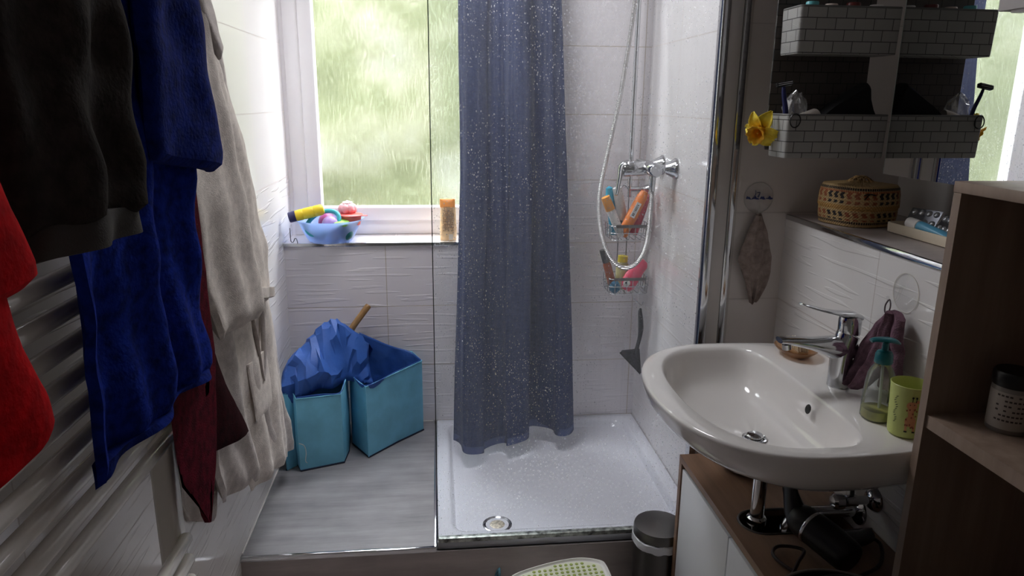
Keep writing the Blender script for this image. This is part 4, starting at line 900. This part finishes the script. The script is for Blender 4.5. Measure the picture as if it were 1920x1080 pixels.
# tray with tube and blister packs
ty = thing('tray', 'cream oblong tray on the ledge holding a tube and blister packs', 'tray', (1.135, 1.50, 1.2215))
TR_ = mat('cream_ceramic', (214, 202, 180), .3)
obj('dish', B().rings([rrect(1.092 + i_, 1.32 + i_, 1.172 - i_, 1.648 - i_, .018, 1.2215 + z, 5) for i_, z in ((.004, 0), (.001, .002), (0, .022), (.001, .0245), (.004, .0245), (.005, .022), (.006, .006))]), TR_, ty)
tb = thing('ointment_tube', 'white capped light blue ointment tube lying in the cream tray', 'tube', (1.125, 1.55, 1.232))
ta, tbv = Vector((1.104, 1.575, 1.2545)), Vector((1.124, 1.44, 1.239))
obj('cap', B().lathe([(.0, 0), (.0125, .001), (.013, .004), (.013, .032), (.011, .034)], ta, tbv - ta, 22), mat('white_tube_cap', (226, 224, 220), .35), tb)
obj('body', B().tube([ta + (tbv - ta) * .22, ta + (tbv - ta) * .30, ta + (tbv - ta) * .7, tbv], [.0105, .0125, .0135, .014], 18, 3, [1, 1, .6, .12]), mat('light_blue_tube', (94, 164, 196), .35), tb)
BL = mat('blister_foil', (120, 122, 128), .3, .9); BD_ = mat('blister_dome', (190, 194, 198), .08, .6)
for n, (x, y, z, rz_, tilt) in enumerate(((1.150, 1.59, 1.262, .3, .55), (1.150, 1.50, 1.258, -.15, .5))):
    t = thing('blister_pack', ('silver blister pack of pills standing behind the blue tube', 'silver blister pack leaning in the tray beside the first one')[n], 'blister pack', (x, y, z))
    mtx = Matrix.Translation((x, y, z)) @ Matrix.Rotation(rz_, 4, 'Z') @ Matrix.Rotation(-PI / 2 + tilt, 4, 'Y')
    obj('foil', B().box(-.022, -.040, -.0006, .022, .040, .0006).move(mtx), BL, t, False)
    for ix in (-1, 1):
        for iy in range(4): obj('dome', B().ball((ix * .012, -.029 + iy * .0193, .0006), .0078, 1, 1, .6, 12).move(mtx), BD_, t)
tag(obj('dark_comb', B().box(1.098, 1.585, 1.2285, 1.112, 1.635, 1.2385, .004), M['black']), 'small black object lying in the tray beside the tube cap', 'case')
# wall cabinet corner at the top right
wc = thing('wall_cabinet', 'white wall cabinet corner hanging in front of the mirror at the top right', 'cabinet', (1.03, 1.02, 1.668))
obj('carcass', B().box(.905, .86, 1.668, 1.2998, 1.150, 2.15, .002), mat('grey_white_laminate', (192, 188, 186), .4), wc)
obj('light_strip', B().box(.912, .88, 1.664, .93, 1.13, 1.669, .001), M['white_pvc'], wc)

# ------------------------------------------------------------------ vanity cabinet under the basin, trap, valve, hair dryer
vc = thing('vanity_cabinet', 'oak effect vanity cabinet with white doors under the basin', 'cabinet', (.82, 1.45, 0))
vx0, vx1, vy0, vy1, vz = .657, .978, 1.142, 1.756, .580
# top board with rounded pipe slot open to the wall
slot = [(vx1, 1.36), (.735, 1.36)] + [(.735 + .05 * math.cos(a) * 1.0, 1.41 + .05 * math.sin(a)) for a in [math.radians(270 - 180 * i / 14) for i in range(1, 14)]] + [(.735, 1.46), (vx1, 1.46)]
slot = [(x, y + .006) for x, y in slot]
top = [(vx0, vy0), (vx1, vy0)] + slot + [(vx1, vy1), (vx0, vy1)]
obj('top_board', B().prism(top, 2, vz - .018, vz), M['oak'], vc, False)
obj('slot_trim', B().tube([(x, y, vz + .0005) for x, y in slot], .0028, 8), M['steel'], vc)
obj('side_panel', B().box(vx0, vy1 - .018, .0, vx1, vy1, vz - .0182), M['oak'], vc, False)
obj('side_panel', B().box(vx0, vy0, .0, vx1, vy0 + .018, vz - .0182), M['oak'], vc, False)
obj('back_panel', B().box(vx1 - .006, vy0 + .018, .0, vx1, vy1 - .018, .54), M['oak'], vc, False)
obj('bottom_board', B().box(vx0 + .004, vy0 + .018, .03, vx1 - .006, vy1 - .018, .046), M['oak'], vc, False)
for ya, yb in ((1.416, vy1 - .0205), (vy0 + .0205, 1.411)): obj('door', B().box(vx0 + .003, ya, .05, vx0 + .020, yb, vz - .034, .0015), M['white_door'], vc)
tpw = thing('basin_trap', 'chrome basin waste trap running into the slot of the vanity cabinet', 'trap', (.73, 1.445, .53))
obj('pipe', B().lathe([(.016, 0), (.016, .2215)], (.729, 1.425, .53), seg=22), M['chrome'], tpw)
obj('nut', B().lathe([(.0165, 0), (.0225, .002), (.0225, .016), (.019, .02), (.0165, .021)], (.729, 1.425, .572), seg=28), M['chrome'], tpw)
obj('elbow', B().tube([(.729, 1.425, .535), (.735, 1.425, .50), (.765, 1.425, .49), (.795, 1.425, .515), (.806, 1.425, .555), (.826, 1.425, .585), (.85, 1.425, .592), (.90, 1.425, .592), (.9785, 1.425, .592)], [.016, .017, .019, .019, .018, .016, .014, .0135, .0135], 18, 6), M['chrome'], tpw)
obj('rosette', B().lathe([(.034, 0), (.033, .004), (.022, .010), (.014, .012)], (.9795, 1.425, .592), (-1, 0, 0), 30), M['chrome'], tpw)
for yy, lb in ((1.372, 'chrome angle valve on the wall under the basin, the one nearer the oak shelf'), (1.476, 'chrome angle valve on the wall under the basin, the one nearer the shower')):
    av = thing('angle_valve', lb, 'valve', (.96, yy, .64), 'angle valves under the basin')
    obj('rosette', B().lathe([(.030, 0), (.029, .004), (.020, .014), (.012, .018)], (.9795, yy, .652), (-1, 0, 0), 28), M['chrome'], av)
    obj('valve_body', B().lathe([(.010, .015), (.010, .045), (.013, .045), (.013, .07), (.010, .072)], (.9795, yy, .652), (-1, 0, 0), 16), M['chrome'], av)
    obj('valve_knob', B().lathe([(.010, 0), (.017, .004), (.018, .022), (.013, .028), (.0, .029)], (.905, yy, .652), (-1, 0, .0), 18), M['chrome'], av)
    obj('supply_hose', B().tube([(.923, yy, .66), (.922, yy + .01, .70), (.921, 1.445, .725), (.92, 1.447, .745)], .005, 8, 5), M['steel'], av)
hdy = thing('hair_dryer', 'black hair dryer lying on the vanity cabinet under the basin', 'hair dryer', (.80, 1.30, .581))
obj('barrel', B().tube([(.770, 1.325, .650), (.778, 1.305, .648), (.800, 1.255, .640), (.820, 1.205, .630), (.824, 1.195, .628)], [.030, .036, .037, .035, .027], 24, 4), M['black'], hdy)
obj('collar', B().lathe([(.0365, 0), (.0375, .002), (.0375, .005), (.0365, .007)], (.784, 1.290, .6455), (.38, -.9, -.15), 28), M['chrome'], hdy)
obj('nozzle', B().tube([(.772, 1.322, .651), (.768, 1.335, .664), (.765, 1.352, .690), (.764, 1.362, .708)], [.029, .026, .024, .026], 20, 4, [1, .85, .55, .35], up=(1, 0, 0)), M['black'], hdy)
obj('handle', B().tube([(.815, 1.24, .635), (.86, 1.27, .622), (.91, 1.30, .605), (.935, 1.315, .600)], [.020, .019, .017, .016], 16, 4), M['black'], hdy)
obj('cord', B().tube([(.935, 1.316, .598), (.95, 1.29, .592), (.90, 1.22, .59), (.80, 1.19, .588), (.725, 1.22, .588), (.700, 1.275, .59), (.725, 1.305, .592), (.770, 1.285, .594), (.735, 1.24, .596), (.705, 1.205, .592), (.69, 1.175, .588), (.69, 1.15, .586)], .0038, 8, 8), mat('brown_black_cord', (46, 34, 30), .4), hdy)
bw = obj('black_bowl', B().lathe([(.0, 0), (.035, 0), (.05, .012), (.062, .035), (.066, .05), (.062, .05), (.046, .014), (.0, .006)], (.792, 1.665, .581), seg=40, cap0=False, cap1=False), M['black'])
tag(bw, 'black bowl on the far end of the vanity cabinet under the basin', 'bowl')
bg = thing('black_basket', 'black basket with thin pale rim at the near end of the vanity cabinet', 'basket', (.715, 1.02, .0))
def bel(a, z, c=(.705, 1.018)): return [(c[0] + .125 * a * math.cos(2 * PI * i / 48), c[1] + .116 * a * math.sin(2 * PI * i / 48), z) for i in range(48)]
obj('body', B().rings([bel(.80, .0), bel(.86, .01), bel(.97, .5), bel(1.0, .655), bel(.97, .655), bel(.93, .45), bel(.82, .02)]), M['black_cloth'], bg)
obj('rim', B().tube([Vector(p) for p in bel(1.0, .657)], .0028, 8, closed=True), mat('pale_rim', (120, 114, 108), .5), bg)
obj('contents', crumple((.715, 1.02, .62), (.095, .08, .075), 2.0, .14, 5), M['black_cloth'], bg)
# ------------------------------------------------------------------ tall open shelf
sf = thing('shelf_unit', 'tall open oak shelf unit at the right edge of the picture', 'shelf', (1.02, .78, 0))
sx0, sx1, sy0, sy1, szt = .856, 1.185, .50, 1.118, 1.400
obj('side_panel', B().box(sx0, sy1 - .018, 0, sx1, sy1, szt - .0185), M['oak_dark'], sf, False)
obj('side_panel', B().box(sx0, sy0, 0, sx1, sy0 + .018, szt - .0185), M['oak_dark'], sf, False)
obj('top_board', B().box(sx0 - .001, sy0 - .001, szt - .018, sx1, sy1 + .001, szt, .001), M['oak_dark'], sf)
for z in (.989, .60, .22): obj('shelf_board', B().box(sx0 + .004, sy0 + .018, z - .024, sx1 - .006, sy1 - .018, z), M['oak_dark'], sf, False)
obj('back_panel', B().box(sx1 - .006, sy0 + .018, 0, sx1, sy1 - .018, szt - .018), M['oak_dark'], sf, False)
jr = thing('tin', 'dark lidded tin with printed pale label on the oak shelf', 'tin', (.958, 1.035, .9895))
obj('body', B().lathe([(.0, 0), (.031, 0), (.032, .002), (.032, .078), (.031, .08)], (.958, 1.035, .9895), seg=36), mat('grey_tin', (140, 134, 128), .35, .3), jr)
obj('label', B().lathe([(.0324, .008), (.0324, .072)], (.958, 1.035, .9895), seg=36, cap0=False, cap1=False), mat('pale_tin_label', (176, 168, 158), .5), jr)
obj('lid', B().lathe([(.0325, .080), (.0335, .082), (.0335, .102), (.031, .105), (.0, .105)], (.958, 1.035, .9895), seg=36), M['black'], jr)
lp_ = B(); random.seed(12)
for r_ in range(6):
    for q in range(7):
        if random.random() < .75:
            a = math.radians(190 + q * 11); z = 1.012 + .0085 * r_
            lp_.grid([[(.958 + .0329 * math.cos(a + d), 1.035 + .0329 * math.sin(a + d), z + e) for d in (0, .13)] for e in (0, .003)])
obj('print', lp_, mat('dark_tin_print', (70, 62, 58), .6), jr, False)
# ------------------------------------------------------------------ pedal bin and step stool in front of the tray
pbn = thing('pedal_bin', 'brushed steel pedal bin with white liner edge beside the vanity cabinet', 'bin', (.640, 1.836, 0))
cx_, cy_ = .640, 1.836
obj('body', B().lathe([(.070, 0), (.072, .01), (.072, .27), (.070, .272)], (cx_, cy_, 0), seg=44), M['steel'], pbn)
obj('lid', B().lathe([(.0735, .283), (.0755, .285), (.0755, .306), (.073, .313), (.05, .318), (.0, .321)], (cx_, cy_, 0), seg=44), M['steel'], pbn)
lr_ = []
for r_, z in ((.0725, .284), (.0775, .281), (.0770, .268), (.0765, .258)):
    lr_.append([(cx_ + (r_ + .0035 * nz(math.cos(a) * 3, math.sin(a) * 3, z * 40, 1.6)) * math.cos(a), cy_ + (r_ + .0035 * nz(math.cos(a) * 3, math.sin(a) * 3, z * 40, 1.6)) * math.sin(a), z + .006 * nz(math.cos(a) * 4, math.sin(a) * 4, z * 10, 1)) for a in [2 * PI * i / 60 for i in range(60)]])
obj('liner', B().rings(lr_, True, False, False), mat('white_bin_liner', (232, 234, 238), .3), pbn)
obj('pedal', B().box(cx_ - .098, cy_ - .02, .008, cx_ - .066, cy_ + .02, .016, .003), M['black'], pbn)
stl = thing('step_stool', 'white plastic step stool with pale green anti slip dots', 'stool', (.33, 1.665, 0))
WS = mat('white_stool_plastic', (236, 234, 228), .35)
def sto(s, z, dz=0): 
    P_ = []
    ctr = (.315, 1.665)
    for x, y in ((.448, 1.775), (.40, 1.790), (.34, 1.785), (.27, 1.765), (.20, 1.735), (.172, 1.70), (.168, 1.64), (.178, 1.56), (.20, 1.545), (.43, 1.545), (.458, 1.56), (.465, 1.66), (.462, 1.75)):
        P_.append(Vector((ctr[0] + (x - ctr[0]) * s, ctr[1] + (y - ctr[1]) * s, z)))
    return [tuple(p) for p in crom(P_, 5, True)]
obj('top', B().rings([sto(1.02, .225), sto(1.02, .238), sto(1.0, .246), sto(.965, .247), sto(.94, .242), sto(.93, .2415)]), WS, stl)
obj('apron', B().rings([sto(1.10, 0), sto(1.10, .004), sto(1.0, .236), sto(.98, .236), sto(1.07, .004), sto(1.07, 0)], True, False, False), WS, stl)
obj('anti_slip_mat', B().rings([sto(.905, .2416), sto(.90, .2425)]), mat('pale_green_inlay', (230, 232, 208), .5), stl)
GD = mat('green_rubber_dots', (168, 182, 96), .6)
db = B()
from mathutils.geometry import intersect_point_tri_2d
edge = sto(.86, 0)
def inside(x, y):
    c = False
    for (x1, y1, _), (x2, y2, _) in zip(edge, edge[1:] + edge[:1]):
        if (y1 > y) != (y2 > y) and x < (x2 - x1) * (y - y1) / (y2 - y1) + x1: c = not c
    return c
nd = 0
for iy in range(14):
    for ix in range(18):
        x = .19 + .0158 * ix + (.0 if iy % 2 else .0); y = 1.772 - .0158 * iy + (ix - 17) * .0012
        if inside(x, y) and nd < 100:
            d = B().lathe([(.0048, 0), (.0046, .0018), (.003, .0026), (.0, .0028)], (x, y, .2424), seg=10); nd += 1
            obj('grip_dot', d, GD, stl)
cl_ = obj('folded_cloth', B().tube([(.158, 1.898, .001), (.160, 1.899, .05), (.163, 1.9, .10), (.168, 1.902, .132), (.172, 1.904, .146)], [.020, .019, .016, .010, .002], 12, 4, .45), mat('teal_grey_cloth', (86, 128, 142), .9, var=.5, vscale=60))
tag(cl_, 'pointed teal grey cloth tip standing in front of the platform step', 'cloth')
# ------------------------------------------------------------------ wire caddy in the shower corner with bottles, squeegee below
WIRE = mat('dull_wire', (176, 178, 180), .25, .9)
cd = thing('shower_caddy', 'two tier wire shower caddy hanging in the corner under the mixer', 'shower caddy', (.722, 2.66, .80))
for x in (.705, .740): obj('rail', B().tube([(x, 2.728, 1.19), (x, 2.728, .775)], .0024, 8), WIRE, cd)
obj('hanger', B().tube([(.705, 2.728, 1.185), (.708, 2.732, 1.20), (.722, 2.738, 1.212), (.737, 2.732, 1.20), (.740, 2.728, 1.185)], .0024, 8, 4), WIRE, cd)
def wire_basket(name, x0, x1, y0, y1, zt, zb):
    b = B(); r = .0017
    for z in (zt, (zt + zb) / 2): b.tube([Vector(p) for p in rrect(x0, y0, x1, y1, .018, z, 5)], r, 6, closed=True)
    b.tube([Vector(p) for p in rrect(x0 + .004, y0 + .004, x1 - .004, y1 - .004, .018, zb, 5)], r, 6, closed=True)
    n = 6
    for i in range(n):
        x = x0 + .02 + (x1 - x0 - .04) * i / (n - 1)
        b.tube([(x, y0, zt), (x, y0 + .001, zb + .006), (x, y0 + .006, zb), (x, y1 - .006, zb), (x, y1 - .001, zb + .006), (x, y1, zt)], r * .9, 6)
    for i in range(4):
        y = y0 + .02 + (y1 - y0 - .04) * i / 3
        for x in (x0, x1): b.tube([(x, y, zt), (x + (.004 if x == x0 else -.004), y, zb)], r * .9, 6)
    o = obj(name, b, WIRE, cd)
    obj('front_band', B().box(x0 + .016, y0 - .0022, zt - .006, x1 - .016, y0 - .0005, zt + .006, .0006), M['steel'], o, False)
wire_basket('basket', .646, .802, 2.595, 2.726, 1.075, 1.022)
wire_basket('basket', .648, .802, 2.595, 2.726, .872, .814)
obj('hook', B().tube([(.735, 2.60, .814), (.748, 2.605, .79), (.765, 2.61, .775), (.782, 2.62, .762), (.790, 2.625, .775)], .0018, 6, 4), WIRE, cd)
def leaning(name, a, c, prof, cols, label, cat='bottle', sq=None):
    """a turned bottle lying along a-c; prof = [[(radius, fraction) ...] per part]"""
    a, c = Vector(a), Vector(c); L_ = (c - a).length; t = thing(name, label, cat, tuple(a))
    for (pn_, pr_), m_ in zip(prof, cols): obj(pn_, B().lathe([(r, f * L_) for r, f in pr_], a, c - a, 22, sq=sq), m_, t)
    return t
GREYW = mat('pale_grey_plastic', (206, 208, 206), .35); WHT = mat('white_plastic', (228, 226, 222), .35); ORN = mat('orange_plastic', (228, 128, 50), .35)
ob = leaning('shampoo_bottle', (.690, 2.622, 1.034), (.775, 2.628, 1.205), [('body', [(.0, 0), (.018, .01), (.020, .05), (.022, .5), (.020, .85), (.014, .97), (.0, 1)])], [ORN], 'orange bottle with white barcode label leaning in the upper shower caddy')
lbx = B().box(-.0225, -.022, .075, -.004, -.0195, .135); q = Vector((0, 0, 1)).rotation_difference(Vector((.085, .006, .171)).normalized())
obj('label', lbx.move(Matrix.Translation((.700, 2.622, 1.034)) @ q.to_matrix().to_4x4()), WHT, ob, False)
lbx = B(); random.seed(2)
for i in range(9): lbx.box(-.018, -.0226, .082 + .0052 * i, -.009, -.0219, .082 + .0052 * i + random.uniform(.0012, .0034))
obj('bar_code', lbx.move(Matrix.Translation((.700, 2.622, 1.034)) @ q.to_matrix().to_4x4()), M['black'], ob, False)
leaning('shampoo_bottle', (.745, 2.668, 1.032), (.797, 2.672, 1.195), [('body', [(.0, 0), (.017, .01), (.019, .05), (.020, .6), (.017, .9), (.0, 1)])], [mat('red_bottle', (186, 52, 70), .35)], 'raspberry red bottle at the right of the upper shower caddy')
leaning('tube', (.688, 2.612, 1.035), (.618, 2.612, 1.186), [('body', [(.0, 0), (.013, .01), (.016, .2), (.017, .66)]), ('cap', [(.0175, .66), (.018, .67), (.017, .98), (.0, 1)])], [WHT, mat('amber_cap', (236, 160, 60), .35)], 'white tube with amber cap leaning out of the left of the upper caddy', 'tube')
leaning('shampoo_bottle', (.672, 2.665, 1.032), (.645, 2.665, 1.218), [('body', [(.0, 0), (.014, .01), (.016, .1), (.016, .7)]), ('cap', [(.0165, .7), (.017, .8), (.013, .96), (.0, 1)])], [mat('teal_bottle', (30, 130, 160), .3), mat('teal_bottle_cap', (44, 150, 178), .3)], 'teal bottle standing at the left back of the upper caddy')
leaning('tube', (.716, 2.66, 1.032), (.672, 2.655, 1.218), [('cap', [(.0, 0), (.014, .005), (.015, .05), (.015, .30), (.013, .32)]), ('body', [(.014, .32), (.018, .4), (.020, .8), (.018, .97), (.0, 1)])], [M['black'], GREYW], 'pale grey tube on its black cap in the middle of the upper caddy', 'tube')
leaning('cologne_bottle', (.672, 2.63, .822), (.622, 2.628, .985), [('body', [(.0, 0), (.014, .01), (.0155, .05), (.0155, .62), (.012, .68)]), ('cap', [(.014, .68), (.0145, .7), (.0145, .98), (.0, 1)])], [mat('amber_brown_liquid', (140, 70, 38), .15), M['steel']], 'amber brown bottle with silver cap in the left of the lower caddy')
leaning('shampoo_bottle', (.705, 2.655, .822), (.709, 2.655, .955), [('body', [(.0, 0), (.022, .01), (.024, .06), (.024, .72), (.018, .80)]), ('cap', [(.019, .80), (.0195, .82), (.019, .97), (.0, 1)])], [mat('pale_olive_bottle', (176, 168, 116), .35), mat('bright_yellow_cap', (222, 200, 40), .35)], 'pale olive bottle with yellow cap in the lower caddy')
pkm = mat('pink_vinyl_bottle', (232, 84, 112), .35)
pf = thing('bubble_bath_bottle', 'bright pink bubble bath bottle with white oval patch in the lower caddy', 'bottle', (.745, 2.625, .82))
obj('body', B().tube([(.712, 2.622, .826), (.722, 2.622, .842), (.742, 2.624, .875), (.762, 2.626, .905), (.778, 2.626, .925), (.788, 2.627, .935)], [.016, .030, .031, .027, .026, .014], 22, 5, .62, up=(0, 1, 0)), pkm, pf)
obj('patch', B().ball((.717, 2.607, .853), .016, 1.0, .3, .9, 18).ball((.735, 2.608, .868), .012, 1, .3, .8, 14), WHT, pf)
obj('dot', B().ball((.712, 2.6015, .857), .0045, 1, .4, 1, 10), M['black'], pf)
tag(obj('bath_puff', crumple((.672, 2.616, .838), (.017, .014, .020), 3.5, .25, 9), mat('blue_puff', (60, 120, 150), .9)), 'small blue bath puff in the front left corner of the lower caddy', 'bath puff')
sq_ = thing('squeegee', 'black shower squeegee hanging below the wire caddy', 'squeegee', (.78, 2.66, .46))
SQ = mat('speckled_black_rubber', (44, 44, 46), .5, var=.5, vscale=160)
obj('handle', B().tube([(.780, 2.622, .748), (.779, 2.624, .735), (.785, 2.63, .70), (.790, 2.638, .66), (.790, 2.645, .625), (.786, 2.655, .585), (.780, 2.66, .545)], [.005, .010, .013, .014, .011, .010, .014], 14, 4, .7), SQ, sq_)
obj('head', B().prism([(.768, .565), (.794, .57), (.800, .52), (.806, .468), (.798, .470), (.722, .556), (.728, .563)], 1, 2.652, 2.668), SQ, sq_, False)
obj('blade', B().prism([(.806, .466), (.802, .461), (.715, .553), (.722, .558)], 1, 2.6575, 2.6625), M['black'], sq_, False)
# ------------------------------------------------------------------ added fill lamp, out of view, brightens the basin and shower
LX, LY, LZ = .05, 2.28, 2.40
lamp = thing('added_fill_lamp', 'added round fill lamp above the shower end of the room, out of view', 'lamp', (LX, LY, LZ))
obj('base', B().lathe([(.0, .05), (.26, .05), (.26, .03), (.255, .028)], (LX, LY, LZ), seg=48), M['white_pvc'], lamp)
em = NT('fill_glow'); em.b.inputs['Base Color'].default_value = (.8, .8, .8, 1); em.b.inputs['Emission Color'].default_value = (.97, .95, 1, 1); em.b.inputs['Emission Strength'].default_value = 21.0  # glow of the added fill, on top of the window light
obj('fill_emitter', B().lathe([(.0, .0), (.14, .004), (.22, .016), (.252, .029)], (LX, LY, LZ), seg=48, cap0=False, cap1=False), em.m, lamp)
